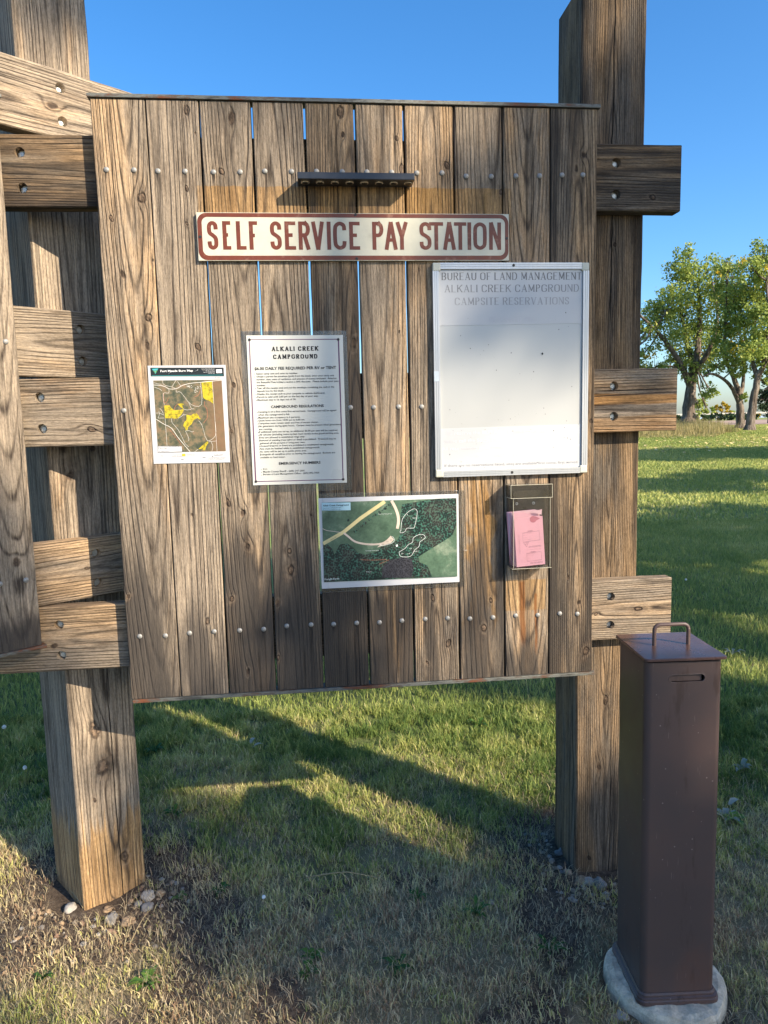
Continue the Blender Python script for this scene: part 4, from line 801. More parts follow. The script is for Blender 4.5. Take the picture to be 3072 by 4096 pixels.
LITSPOTS += [(Vector((x, y, z)), r_, o) for x, y, z, r_, o in [(-1.0, 2.1, .45, .16, 1), (-1.0, 2.1, .2, .20, 1), (-1.3, 2.05, 0, .25, 1), (-1.6, 2.2, 0, .25, 1), (-.8, 2.15, 0, .12, .9), (-.5, 2.6, 0, .22, .9), (-.2, 2.75, 0, .15, .8), (.1, 2.6, 0, .12, .8), (.3, 3.0, 0, .3, 1), (.7, 3.2, 0, .3, 1), (1.0, 3.6, 0, .35, .8),
            (-.1, 1.6, 0, .14, .8), (-.35, 1.4, 0, .16, .8), (.1, 1.45, 0, .12, .6), (-.6, 1.5, 0, .12, .7), (-.2, 1.25, 0, .15, .8), (.15, 1.25, 0, .12, .7), (-.5, 1.2, 0, .14, .8), (.25, 1.6, 0, .1, .6), (2.1, 4.3, 0, .25, .9), (2.6, 5.2, 0, .3, .7), (1.5, 2.3, 0, .12, .6), (1.0, 1.5, 0, .1, .5)]]
LITSPOTS += [(Vector((x, y, .03)), .20, .95) for x, y in [(-.86, 3.75), (-.59, 3.61), (-.29, 3.53), (-.05, 3.4), (.18, 3.28), (.37, 3.04), (-.36, 3.78), (.16, 3.88), (.62, 3.53), (0, 3.7), (.4, 3.4), (.5, 3.8)]]
LITSPOTS += [(Vector((x, y, .03)), .10, .9) for x, y in [(-.77, 3.0), (-.41, 2.91), (-.16, 2.74), (.1, 2.58)]]
LITSPOTS += [(Vector((x, y, .02)), .17, .95) for x, y in [(-.30, 1.28), (-.58, 1.30), (-.05, 1.22), (-.42, 1.52), (-.12, 1.45), (-.75, 1.55), (-.2, 1.05), (-.5, 1.08)]]
DARK = [(Vector((.72, 1.72, z)), .16) for z in (.15, .4, .65, .9)] + [(Vector((.75, 1.4, 0)), .15), (Vector((.45, 1.7, 0)), .15)]
SHADES = [(7.2, 20.0, 6.0, (2.2, 1.5, 1.5), 110, 'first of a row of cottonwoods standing outside the picture to the right'), (10.9, 19.6, 6.0, (2.4, 1.5, 1.5), 120, 'second of a row of cottonwoods standing outside the picture to the right'), (14.5, 19.0, 6.2, (2.4, 1.5, 1.5), 110, 'third of a row of cottonwoods standing outside the picture to the right'),
          (5.2, 13.4, 5.0, (1.5, .55, .55), 42, 'low young cottonwood outside the picture to the right, nearer the kiosk than the row'), (8.0, 14.6, 5.0, (1.6, .5, .5), 42, 'low young cottonwood outside the picture to the right, just before the row'),
          (2.9, 8.6, 5.0, (1.5, 1.0, .8), 60, 'small cottonwood outside the picture close on the right'), (5.6, 9.3, 5.0, (1.5, .8, .7), 52, 'small cottonwood outside the picture beyond the close one'), (2.2, 6.3, 5.0, (1.0, .5, .4), 30, 'slender young cottonwood outside the picture, nearest on the right')]  # unseen trees, crowns sized and placed for the lawn's shade bands

# ================================================================== ground
def H(x, y):                                                   # lawn rising gently towards the trees
    d = np.clip((np.asarray(y, float) - 4) / 29, 0, 1) ** 1.2 * 1.12
    far = np.clip((np.asarray(y, float) - 33) / 60, 0, 1)
    return d + far * .29
def smoothn(x, y, s, seed=0):
    """cheap vectorised value noise in 0..1"""
    x = np.asarray(x) / s + seed * 17.3; y = np.asarray(y) / s + seed * 9.1
    xi, yi = np.floor(x), np.floor(y); fx, fy = x - xi, y - yi; fx = fx * fx * (3 - 2 * fx); fy = fy * fy * (3 - 2 * fy)
    def h(a, b): v = np.sin(a * 127.1 + b * 311.7 + seed * 3.3) * 43758.5453; return v - np.floor(v)
    return (h(xi, yi) * (1 - fx) + h(xi + 1, yi) * fx) * (1 - fy) + (h(xi, yi + 1) * (1 - fx) + h(xi + 1, yi + 1) * fx) * fy
def fbm(x, y, s, seed=0): return (smoothn(x, y, s, seed) * .5 + smoothn(x, y, s * .47, seed + 1) * .3 + smoothn(x, y, s * .21, seed + 2) * .2)
POSTS = [(-1.0, 2.22), (.70, 2.34)]
def bare(x, y):                                                # 0 grass .. 1 bare soil, round the posts and the box and in worn spots
    b = np.zeros_like(np.asarray(x, float))
    for (px, py), r in zip(POSTS, (.37, .33)):
        dd = np.hypot((x - px), (y - py) * 1.05); b = np.maximum(b, np.clip(1.5 - dd / r, 0, 1))
    b = np.maximum(b, np.clip(1.35 - np.hypot(x - .722, y - 1.75) / .19, 0, 1) * .8)
    b = np.maximum(b, np.clip(1.3 - np.hypot((x + .60) / 1.0, (y - 1.72) / .8) / .30, 0, 1) * .5)
    b = np.maximum(b, np.clip(1.3 - np.hypot((x - .48) / .7, (y - 2.05) / 1.3) / .22, 0, 1) * .85)
    w = fbm(x, y, .30, 3); near = np.clip((2.9 - y) / .8, 0, 1)
    return np.clip(b + near * np.clip((w - .56) * 4, 0, .7) + np.clip((fbm(x, y, .16, 9) - .66) * 5, 0, .8) * near, 0, 1)
def dry(x, y):                                                 # 0 green .. 1 straw
    f = np.clip((3.3 - y) / 1.3, 0, 1) * .62 + .16
    f += (fbm(x, y, .55, 5) - .5) * 1.1
    f += .25 * np.clip(1.2 - np.hypot(x + 1.25, y - 2.0) / .5, 0, 1) + .22 * np.clip(1.3 - np.hypot(x + .15, (y - 1.45)) / .45, 0, 1)
    f -= .28 * np.clip(1 - np.hypot(x - 1.5, y - 3) / 1.2, 0, 1)
    return np.clip(f, 0, 1)
def axis(a, b, fine0, fine1, d0, g): 
    out = list(np.arange(fine0, fine1 + d0 / 2, d0)); s = d0
    while out[-1] < b: s *= g; out.append(out[-1] + s)
    s = d0
    while out[0] > a: s *= g; out.insert(0, out[0] - s)
    return np.array(out)
gx = axis(-900, 900, -3, 3.6, .045, 1.16); gy = axis(-120, 1500, .3, 5.2, .045, 1.16)
GX, GY = np.meshgrid(gx, gy); nearw = np.clip((6.5 - GY) / 2, 0, 1) * np.clip((5 - abs(GX)) / 1.5, 0, 1)
bb = bare(GX, GY)
GZ = H(GX, GY) + nearw * ((fbm(GX, GY, .35, 11) - .5) * .035 + (smoothn(GX, GY, .06, 13) - .5) * .014 * (0.4 + bb)) - .006
nx, ny = len(gx), len(gy); idx = np.arange(nx * ny).reshape(ny, nx)
FQ = np.stack([idx[:-1, :-1], idx[:-1, 1:], idx[1:, 1:], idx[1:, :-1]], -1).reshape(-1, 4)
g = NT('lawn_soil'); P_ = g.obj(); ab = g.attr('bare'); ad = g.attr('dry'); n1 = g.noise(P_, 60, 6, .7); n2 = g.noise(P_, 9, 5, .65); n3 = g.noise(P_, 260, 4, .7)
soil = g.mix(1, g.ramp(n1, [(.3, (.045, .034, .027)), (.5, (.095, .073, .056)), (.7, (.17, .135, .10))]), g.ramp(n3, [(.3, (.7, .7, .7)), (.7, (1.35, 1.3, 1.25))]), 'MULTIPLY')
turf = g.mix(g.ss(g.add(ad, g.mul(g.sub(n2, .5), .9)), .2, .8), (.13, .155, .06), (.27, .225, .13)); turf = g.mix(1, turf, g.ramp(n3, [(.3, (.5, .5, .5)), (.7, (1.3, 1.3, 1.3))]), 'MULTIPLY')
far_ = g.ss(g.sep(P_)[1], 4.5, 9); farc = g.mix(g.ss(g.noise(g.scalev(P_, (.5, .5, .5)), 1, 6, .7), .42, .62), (.20, .26, .08), (.30, .29, .13))
col = g.mix(far_, g.mix(g.ss(g.add(ab, g.mul(g.sub(n1, .5), .6)), .25, .6), turf, soil), g.mix(1, farc, g.ramp(g.noise(P_, 40, 5, .7), [(.3, (.6, .6, .6)), (.7, (1.3, 1.3, 1.3))]), 'MULTIPLY'))
ground_m = g.fin(col, .95, g.bump(g.add(n1, g.mul(n3, .5)), .8, .008), .1)
gr = mesh_np('ground', np.stack([GX, GY, GZ], -1).reshape(-1, 3), FQ, ground_m, dict(bare=bb.ravel(), dry=dry(GX, GY).ravel()), smooth=True); tag(gr, 'worn lawn rising gently towards the road and trees', 'ground', kind='structure')
def gz(x, y):
    return float(H(x, y) + max(0, min(1, (6.5 - y) / 2)) * (fbm(np.array([x]), np.array([y]), .35, 11)[0] - .5) * .035 - .004)

# gravel road beyond the trees
g = NT('pink_gravel'); P_ = g.obj(); n = g.noise(g.scalev(P_, (.6, .25, 1)), 1, 6, .7); roadm = g.fin(g.ramp(n, [(.3, (.30, .21, .165)), (.7, (.42, .31, .25))]), .95, None, .1)
xs = np.linspace(-160, 220, 60); V = []; F = []
for x in xs:
    for y in np.linspace(37.5, 66, 8): V.append((x, y + x * .03, float(H(x, y + x * .03)) + .02))
for i in range(len(xs) - 1):
    for j in range(7): F.append((i * 8 + j, (i + 1) * 8 + j, (i + 1) * 8 + j + 1, i * 8 + j + 1))
tag(mesh_np('road', V, F, roadm), 'pinkish gravel road crossing behind the trees', 'road', kind='structure')

# ================================================================== grass
def leaf_mat(name, stops, trans=.35, rough=.6, attr='tint'):
    t = NT(name); a = t.attr(attr); c = t.ramp(a, stops)
    t.fin(c, rough, None, .25); tl = t.n.new('ShaderNodeBsdfTranslucent'); t.t.links.new(c, tl.inputs[0])
    mx = t.n.new('ShaderNodeMixShader'); mx.inputs[0].default_value = trans
    t.t.links.new(t.bs.outputs[0], mx.inputs[1]); t.t.links.new(tl.outputs[0], mx.inputs[2]); t.t.links.new(mx.outputs[0], t.out.inputs[0]); return t.mat
grass_m = leaf_mat('grass_blade', [(0, (.115, .18, .045)), (.25, (.27, .325, .085)), (.5, (.47, .46, .15)), (.72, (.66, .57, .29)), (.88, (.72, .60, .37)), (1, (.40, .26, .16))], .3)
def blades(name, X, Y, L, W, tint, bend, lab, mat=None, zoff=-.004, seed=1):
    r = np.random.default_rng(seed); n = len(X); Z = H(X, Y) + np.clip((6.5 - Y) / 2, 0, 1) * (fbm(X, Y, .35, 11) - .5) * .035 + zoff
    az = r.uniform(0, 2 * np.pi, n); sd = r.uniform(0, 2 * np.pi, n)
    dx, dy = np.cos(az), np.sin(az); wx, wy = np.cos(sd) * W / 2, np.sin(sd) * W / 2
    base = np.stack([X, Y, Z], -1); side = np.stack([wx, wy, np.zeros(n)], -1)
    lean0 = bend * r.uniform(.1, .5, n)
    a1 = lean0; a2 = np.clip(bend * r.uniform(.7, 1.3, n), 0, 1.65)
    def step(ang, l): return np.stack([dx * np.sin(ang) * l, dy * np.sin(ang) * l, np.cos(ang) * l], -1)
    m = base + step(a1, L * .5); tip = m + step(a2, L * .5)
    V = np.stack([base - side, base + side, m - side * .8, m + side * .8, tip], 1).reshape(-1, 3)
    k = np.arange(n)[:, None] * 5
    tri = np.concatenate([k + np.array([[0, 1, 3]]), k + np.array([[0, 3, 2]]), k + np.array([[2, 3, 4]])], 0)
    return tag(mesh_np(name, V, tri, mat or grass_m, dict(tint=np.repeat(tint, 5))), lab, 'grass', kind='stuff')
def scatter(n, y0, y1, seed, xl=-.80, xr=.82, pad=.35):
    r = np.random.default_rng(seed); Y = np.sqrt(r.uniform(y0 ** 2, y1 ** 2, n)); X = r.uniform(0, 1, n) * ((xr - xl) * Y + 2 * pad) + xl * Y - pad
    return X, Y, r
# near lawn
X, Y, r = scatter(480000, .75, 3.7, 21, -.8, .95)
clump = smoothn(X, Y, .028, 31) * .5 + smoothn(X, Y, .075, 37) * .5
keep = (r.uniform(0, 1, len(X)) > bare(X, Y) * .93) & (np.hypot(X - .722, Y - 1.75) > .165) & (r.uniform(0, 1, len(X)) < .16 + 2.3 * np.clip(clump - .30, 0, 1))
for px, py in POSTS: keep &= (np.hypot(X - px, Y - py) > .155)
X, Y, clump = X[keep], Y[keep], clump[keep]; n = len(X); d = dry(X, Y)
tint = np.clip(d * .72 + r.normal(0, .13, n) + (r.uniform(0, 1, n) < .16 * d + .03) * r.uniform(.2, .5, n) + .06 + (smoothn(X, Y, .13, 61) - .5) * .45, .0, 1)
L = (.017 + .030 * r.uniform(0, 1, n) ** 1.4) * (1.25 - .5 * d) * (.35 + 1.3 * clump) + .006 * np.clip((Y - 2.5), 0, 1.2)
blades('grass', X, Y, L, r.uniform(.0020, .0044, n), tint, r.uniform(.3, 1.45, n), 'short patchy grass, green and straw coloured, under and in front of the kiosk', seed=5)
# flat dry litter
X, Y, r = scatter(75000, .75, 3.1, 22, -.8, .95); n = len(X)
keep = r.uniform(0, 1, n) < .25 + .75 * np.clip(dry(X, Y) + .4 * bare(X, Y), 0, 1)
for px, py in POSTS: keep &= (np.hypot(X - px, Y - py) > .15)
keep &= (np.hypot(X - .722, Y - 1.75) > .165)
X, Y = X[keep], Y[keep]; n = len(X)
straw_m = leaf_mat('dry_straw', [(0, (.52, .43, .27)), (.5, (.38, .30, .19)), (1, (.18, .12, .08))], .15)
blades('dry_grass_litter', X, Y, r.uniform(.018, .06, n), r.uniform(.001, .0022, n), r.uniform(0, 1, n), r.uniform(1.35, 1.6, n), 'flattened dry straw litter lying between the grass and on the bare soil', straw_m, .003, seed=6)
# mid and far lawn
X, Y, r = scatter(290000, 3.6, 9.5, 23, -.75, .85, .2); keep = (X > .10 * Y) | ((Y < 6.2) & (X < .35 * Y)); X, Y = X[keep], Y[keep]; n = len(X); d = dry(X, Y)
blades('grass', X, Y, r.uniform(.03, .06, n), r.uniform(.0035, .007, n), np.clip(.22 + .55 * d * .6 + (fbm(X, Y, 1.2, 41) - .5) * .5 + r.normal(0, .1, n), 0, 1), r.uniform(.3, 1.2, n), 'mown green lawn just beyond the kiosk', seed=7)
X, Y, r = scatter(260000, 9.3, 36, 24, .06, .78, .0); n = len(X)
blades('grass', X, Y, r.uniform(.035, .075, n), r.uniform(.012, .026, n), np.clip(.36 + (fbm(X, Y, 3.2, 43) - .5) * .5 + r.normal(0, .08, n), 0, 1), r.uniform(.3, 1.2, n), 'sunlit far lawn running up to the trees', seed=8)
# tall dry grass at the foot of the trees
r = np.random.default_rng(25); n = 26000; X = r.uniform(8.5, 18.5, n); Y = r.uniform(26.2, 35, n); keep = (X < .475 * Y + (fbm(X, Y, 2, 51) - .5) * 3) & (Y > 26 + (fbm(X, Y, 1.5, 52)) * 1.2); X, Y = X[keep], Y[keep]; n = len(X)
tall_m = leaf_mat('tall_straw', [(0, (.16, .19, .05)), (.4, (.34, .29, .12)), (1, (.45, .36, .19))], .35)
blades('tall_grass', X, Y, np.clip((Y - 26.2) / 2.5, .3, 1) * r.uniform(.22, .58, n) * (.6 + .6 * fbm(X, Y, 1.1, 53)), r.uniform(.010, .02, n), np.clip(r.normal(.5, .22, n), 0, 1), r.uniform(.05, .55, n), 'tall pale dry grass standing at the foot of the trees', tall_m, seed=9)

# ================================================================== stones, weeds, leaves
st_m = [plain('stone_%d' % k, c_, .85, .25, 0, .28, 55, .5, (.06, .05, .04, .5), 30) for k, c_ in enumerate([(.30, .25, .19), (.34, .24, .15), (.21, .20, .19), (.36, .33, .29), (.25, .16, .11)])]
def stone(x, y, r_, k, lab, grp=None, sq=.62, sink=.3):
    bm = bmesh.new(); bmesh.ops.create_icosphere(bm, subdivisions=3, radius=1); sdv = Vector((x * 31, y * 17, k)); ax, ay = random.uniform(.75, 1.25), random.uniform(.7, 1.1)
    for v in bm.verts:
        f = 1 + .45 * mnoise.noise(v.co * 1.2 + sdv) + .18 * mnoise.noise(v.co * 3 + sdv) - .25 * max(0, v.co.dot(Vector((math.sin(k + x * 90), math.cos(k + y * 70), .6)).normalized()) - .55)
        v.co = Vector((v.co.x * ax * f, v.co.y * ay * f, v.co.z * sq * f)) * r_
    mb = MB(); mb.bm(bm, 0, r_ > .014); a = random.uniform(0, 6.28)
    return tag(mb.build('stone', st_m[k % 5], frame(Vector((x, y, gz(x, y) + r_ * sq * (1 - sink) - .004)), Vector((math.cos(a), math.sin(a), 0)), Vector((-math.sin(a), math.cos(a), 0)), EZ)), lab, 'stone', grp)
gz2 = lambda px, py: (lambda d: CAM + d * (-CAM.z / d.z))(FWD + RT * ((px - 1536) / FPX) - UP * ((py - 2048) / FPX))
big = [(592, 3585, .022, 3, 'largest pale oblong stone right of the left post foot'), (552, 3612, .016, 2, 'small grey stone touching the pale oblong stone by the left post'), (590, 3625, .018, 2, 'flat grey stone in front of the pale oblong stone by the left post'), (640, 3575, .017, 1, 'tan rounded stone farthest right in the gravel by the left post'),
       (445, 3670, .026, 2, 'broad dark grey stone in front of the left post corner'), (505, 3680, .020, 1, 'tan stone right of the broad dark grey stone by the left post'), (283, 3628, .018, 3, 'pale cream stone left of the left post corner'), (332, 3682, .012, 4, 'small reddish pointed stone below the left post corner'), (445, 3718, .016, 4, 'brown stone lowest in the gravel by the left post'),
       (430, 3630, .014, 1, 'orange tan stone against the left post corner'), (640, 3405, .014, 4, 'reddish stone in the soil right of the left post'), (600, 3345, .012, 4, 'small red stone highest in the soil right of the left post'), (648, 3350, .011, 0, 'tan pebble beside the small red stone right of the left post'),
       (2402, 3545, .027, 2, 'large blue grey stone behind the deposit box foot'), (2357, 3530, .018, 3, 'pale rounded stone left of the large blue grey stone'), (2325, 3522, .019, 1, 'brown stone at the right post corner'), (2272, 3488, .017, 0, 'flat tan stone beside the right post foot'), (2240, 3405, .020, 2, 'grey stone leaning on the side of the right post'), (2208, 3432, .012, 3, 'small round stone left of the right post foot'), (2425, 3577, .012, 3, 'small pale stone below the large blue grey stone'),
       (2460, 4065, .014, 0, 'tan pebble in front of the concrete pad'), (2488, 4063, .016, 3, 'pale pebble right of the tan one before the concrete pad'), (1970, 3612, .014, 0, 'flat tan stone alone in the grass left of the deposit box')]
for px, py, r_, k, lab in big:
    q = gz2(px, py); stone(q.x, q.y, r_, k, lab)
random.seed(11)
def in_post(x, y): return math.hypot(x + 1.0, y - 2.22) < .15 or (.60 < x < .84 and 2.2 < y < 2.48)
c_ = 0
while c_ < 120:
    a = random.uniform(-2.7, .35); rr = .15 + .24 * random.random() ** 1.4; x, y = -1.0 + math.cos(a) * rr, 2.22 + math.sin(a) * rr
    if in_post(x, y): continue
    stone(x, y, random.uniform(.0035, .0095), random.choice([0, 1, 1, 3, 4, 0, 2]), 'small tan pebble in the gravel round the left post foot', 'pebbles round the left post'); c_ += 1
c_ = 0
while c_ < 60:
    x, y = random.uniform(.50, .74), random.uniform(2.06, 2.50)
    if in_post(x, y): continue
    stone(x, y, random.uniform(.004, .010), random.choice([0, 2, 3, 3, 0]), 'small greyish pebble in the soil round the right post foot', 'pebbles round the right post'); c_ += 1

weed_m = leaf_mat('weed_leaf', [(0, (.025, .075, .018)), (.5, (.055, .14, .025)), (1, (.13, .22, .04))], .35, .5); pale_m = leaf_mat('pale_leaf', [(0, (.20, .24, .19)), (1, (.34, .34, .27))], .2)
def leaf_strip(mb, base, az, L, W, lift, droop, lobes=0):
    n = 7; vs = []; d = Vector((math.cos(az), math.sin(az), 0)); sd = Vector((-d.y, d.x, 0))
    for i in range(n):
        f = i / (n - 1); p = Vector(base) + d * (L * f) + EZ * (lift * math.sin(f * 2.2) * L - droop * f * f * L)
        w = W * (math.sin(min(1, f * 1.05 + .06) * math.pi) ** .8) * (1 + (.35 if lobes and i % 2 else -.2 if lobes else 0)) / 2
        vs += [p - sd * w + EZ * w * .3, p, p + sd * w + EZ * w * .3]
    mb.add(vs, [(i * 3 + k, i * 3 + k + 1, i * 3 + k + 4, i * 3 + k + 3) for i in range(n - 1) for k in (0, 1)], 0, True)
def weed(px, py, nl, L, W, lab, mat=None, lobes=1, tint=.5):
    q = gz2(px, py); mb = MB(); z = gz(q.x, q.y)
    for k in range(nl): leaf_strip(mb, (q.x, q.y, z + .002), 2 * math.pi * k / nl + random.uniform(-.4, .4), L * random.uniform(.6, 1.1), W * random.uniform(.8, 1.2), random.uniform(.25, .7), random.uniform(.05, .3), lobes)
    o = mb.build('weed', mat or weed_m); a = o.data.attributes.new('tint', 'FLOAT', 'POINT'); a.data.foreach_set('value', [max(0, min(1, random.gauss(tint, .15))) for _ in o.data.vertices]); return tag(o, lab, 'weed')
weed(590, 3930, 11, .055, .016, 'bright green weed rosette in bare soil at the bottom left', tint=.75)
weed(880, 3560, 9, .045, .013, 'dark green ferny weed right of the left post', tint=.3); weed(720, 3590, 5, .036, .014, 'small bright two leaved weed by the left post gravel', lobes=0, tint=.9)
weed(1255, 3830, 9, .045, .014, 'bright green weed in the dry grass at the bottom centre', tint=.8); weed(1240, 3900, 8, .04, .012, 'pale green weed below the bright one at the bottom centre', tint=.65); weed(1590, 3870, 9, .05, .014, 'dark green weed low in the middle of the grass', tint=.35)
weed(1905, 3660, 8, .05, .012, 'green weed rosette between the posts near the deposit box', tint=.6); weed(2905, 3260, 6, .07, .026, 'broad silvery leaved weed right of the deposit box', pale_m, 0, .5); weed(2945, 3275, 5, .05, .03, 'yellow green broad leaved weed right of the deposit box', lobes=0, tint=1)
weed(1915, 2900, 7, .07, .018, 'broad leaved green weed seen under the panel by the right post', tint=.7); weed(70, 2880, 8, .06, .022, 'dark broad leaved weed left of the left post', lobes=0, tint=.35); weed(620, 3010, 9, .06, .016, 'dark blue green weed just right of the left post', tint=.25); weed(700, 3260, 8, .05, .015, 'green weed in the sunlit grass right of the left post', tint=.6)
weed(1670, 3590, 10, .05, .008, 'tuft of fresh green blades in the middle of the lawn', lobes=0, tint=.5); weed(170, 3915, 9, .035, .012, 'small blue green weed at the lower left edge', tint=.2); weed(2200, 3800, 10, .06, .010, 'tuft of long green leaves left of the deposit box', lobes=0, tint=.45); weed(2930, 2620, 6, .08, .02, 'grey green thistle like weed right of the box lid', pale_m, 1, .2); weed(2965, 3075, 6, .07, .02, 'pale leaf cluster at the right edge of the lawn', pale_m, 0, .3)
def fallen(px, py, L, W, az, lab, up=.02):
    q = gz2(px, py); mb = MB(); leaf_strip(mb, (q.x, q.y, gz(q.x, q.y) + up), az, L, W, .25, .2)
    o = mb.build('fallen_leaf', pale_m); a = o.data.attributes.new('tint', 'FLOAT', 'POINT'); a.data.foreach_set('value', [.9] * len(o.data.vertices)); tag(o, lab, 'leaf')
fallen(1003, 2990, .06, .022, 1.4, 'upper of two pale fallen leaves in the shaded grass under the panel'); fallen(1010, 3005, .06, .018, .6, 'lower of two pale fallen leaves in the shaded grass under the panel'); fallen(2915, 3225, .07, .025, .5, 'silvery fallen leaf by the broad weed right of the box')
seed_m = plain('seed_down', (.75, .76, .74), .9, .1); stem_m = plain('weed_stem', (.16, .17, .07), .8, .2)
def clock(px, py, h_, lab, r_=.014):
    q = gz2(px, py); b = Vector((q.x, q.y, gz(q.x, q.y))); t = thing('dandelion_clock', frame(b, Vector((1, 0, 0)), Vector((0, 1, 0)), EZ), lab, 'flower')
    mb = MB(); mb.tube([b, b + Vector((.004, 0, h_ * .5)), b + Vector((.002, .004, h_))], .0012, 5); mb.build('stem', stem_m, WM[t.name], t).matrix_basis = WM[t.name].inverted()
    mb = MB(); c0 = b + Vector((.002, .004, h_ + r_ * .6))
    for k in range(70):
        v = Vector((random.gauss(0, 1), random.gauss(0, 1), random.gauss(0, 1))).normalized(); mb.tube([c0, c0 + v * r_], [.0002, .0005], 3)
        mb.cyl(c0 + v * r_ * .93, v, .0018, .0004, 5)
    mb.build('seed_head', seed_m, WM[t.name], t).matrix_basis = WM[t.name].inverted()
clock(20, 2990, .11, 'white dandelion clock left of the left post, at the picture edge', .010); clock(103, 3160, .10, 'white dandelion clock lower in the shade left of the left post', .009); clock(1053, 3620, .03, 'tiny white seed head in the dry lawn', .006); clock(2742, 2385, .10, 'white dandelion clock on the lawn above the deposit box', .010)
# fallen twig and straw
def stick(p0, p1, lab, r_=.0022, hump=.02, name='twig'):
    a, b = gz2(*p0), gz2(*p1); pts = []
    for i in range(7):
        f = i / 6; p = a.lerp(b, f); pts.append((p.x, p.y + random.uniform(-.004, .004), gz(p.x, p.y) + .012 + hump * math.sin(f * math.pi)))
    mb = MB(); mb.tube(pts, [r_ * (1 - .5 * i / 6) for i in range(7)], 6); tag(mb.build(name, plain('dry_twig', (.32, .25, .14), .8, .2)), lab, 'twig')
stick((1225, 3520), (1560, 3535), 'long arched straw stalk lying across the shaded lawn', .0022, .03); stick((520, 3770), (605, 3640), 'dry twig leaning down from the gravel by the left post', .002, .01); stick((235, 3490), (330, 3640), 'grey stick lying along the side of the left post', .003, .005); stick((985, 3745), (1090, 3695), 'short dry twig at the lower middle of the lawn', .002, .01)
stick((2455, 3445), (2470, 3470), 'short yellow straw by the deposit box', .0015, .0)

# yellow leaves blown over the far lawn
r = np.random.default_rng(71); n = 500; X = r.uniform(8, 17, n); Y = r.uniform(20, 34, n); k_ = X < .62 * Y; X, Y = X[k_], Y[k_]; n = len(X)
V = np.stack([np.stack([X + a * .06 * np.cos(X * 77) - b * .05 * np.sin(X * 77), Y + a * .06 * np.sin(X * 77) + b * .05 * np.cos(X * 77), H(X, Y) + .05 + r.uniform(-.02, .03, n)], -1) for a, b in ((-1, 0), (0, -1), (1, 0), (0, 1))], 1).reshape(-1, 3)
tag(mesh_np('leaf_litter', V, np.arange(4 * n).reshape(n, 4), leaf_mat('dry_yellow_leaf', [(0, (.55, .42, .14)), (1, (.70, .58, .30))], .2), dict(tint=np.repeat(r.uniform(0, 1, n), 4))), 'pale yellow fallen leaves scattered on the lawn below the trees', 'leaves', kind='stuff')

# ================================================================== deposit box and its pad
g = NT('cast_concrete'); P_ = g.obj(); n1 = g.noise(P_, 22, 6, .7); n2 = g.noise(P_, 120, 5, .7); conc = g.fin(g.mix(g.ss(g.noise(P_, 7, 5, .7), .5, .66, 0, .55), g.mix(1, g.ramp(n1, [(.3, (.42, .345, .255)), (.7, (.74, .63, .48))]), g.ramp(n2, [(.3, (.75, .75, .75)), (.7, (1.15, 1.15, 1.15))]), 'MULTIPLY'), (.15, .14, .12)), .9, g.bump(g.add(n1, n2), .6, .004), .2)
n = 90; vs = []; PCX, PCY = .724, 1.752
for k in range(n):
    a = 2 * math.pi * k / n; rr = .150 +   .014 * mnoise.noise(Vector((math.cos(a) * 1.3, math.sin(a) * 1.3, 3))) + .004 * mnoise.noise(Vector((math.cos(a) * 5, math.sin(a) * 5, 7)))
    for (f, z) in ((1.06, -.03), (1.05, .012), (1.035, .024), (1.0, .033), (.90, .039)): vs.append((PCX + math.cos(a) * rr * f, PCY + math.sin(a) * rr * f, z + .007 * mnoise.noise(Vector((math.cos(a) * 6, math.sin(a) * 6, z * 60)))))
fs = [(k * 5 + j, ((k + 1) % n) * 5 + j, ((k + 1) % n) * 5 + j + 1, k * 5 + j + 1) for k in range(n) for j in range(4)]
vs.append((PCX, PCY, .0415)); fs += [(k * 5 + 4, ((k + 1) % n) * 5 + 4, n * 5) for k in range(n)]
mb = MB(); mb.add(vs, fs, 0, False); tag(mb.build('concrete_pad', conc), 'rough round concrete pad under the brown steel box', 'concrete pad')
g = NT('brown_box_paint'); P_ = g.obj(); n1 = g.noise(P_, 5, 4, .6); n2 = g.noise(P_, 140, 4, .6); x_, y_, z_ = g.sep(P_)
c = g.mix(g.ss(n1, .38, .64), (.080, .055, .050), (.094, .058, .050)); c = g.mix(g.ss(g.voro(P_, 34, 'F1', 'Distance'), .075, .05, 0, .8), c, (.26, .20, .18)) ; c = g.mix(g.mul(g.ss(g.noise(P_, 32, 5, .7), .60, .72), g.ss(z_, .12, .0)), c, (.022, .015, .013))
c = g.mix(g.ss(g.noise(g.scalev(P_, (26, 26, 5)), 1, 4, .6), .60, .70, 0, .6), c, (.050, .028, .022)); c = g.mix(g.ss(g.noise(g.scalev(P_, (300, 300, 22)), 1, 2, .5), .735, .76, 0, .35), c, (.25, .19, .17)); c = g.mix(g.ss(g.noise(g.scalev(P_, (3, 3, 2)), 1, 5, .7), .52, .66, 0, .45), c, (.125, .058, .040))
boxm = g.fin(c, g.lin(n1, .3, .7, .36, .52), g.bump(n2, .12, .0006), .45)
BT = R(1.3); BX, BYv = Vector((math.cos(BT), math.sin(BT), 0)), Vector((-math.sin(BT), math.cos(BT), 0)); BZ = Vector((-.011, .002, 1)).normalized()
BF = frame(Vector((.7185, 1.747, .042)), BX, BYv, BZ)
dep = thing('deposit_box', BF, 'tall brown steel deposit box with a handled lid and money slot', 'deposit box')
def rsq(hx, hy, r_, n=7): 
    o = []
    for cx, cy, a0 in ((hx - r_, hy - r_, 0), (-hx + r_, hy - r_, 90), (-hx + r_, -hy + r_, 180), (hx - r_, -hy + r_, 270)): o += [(cx + r_ * math.cos(R(a0 + 90 * i / n)), cy + r_ * math.sin(R(a0 + 90 * i / n))) for i in range(n + 1)]
    return o
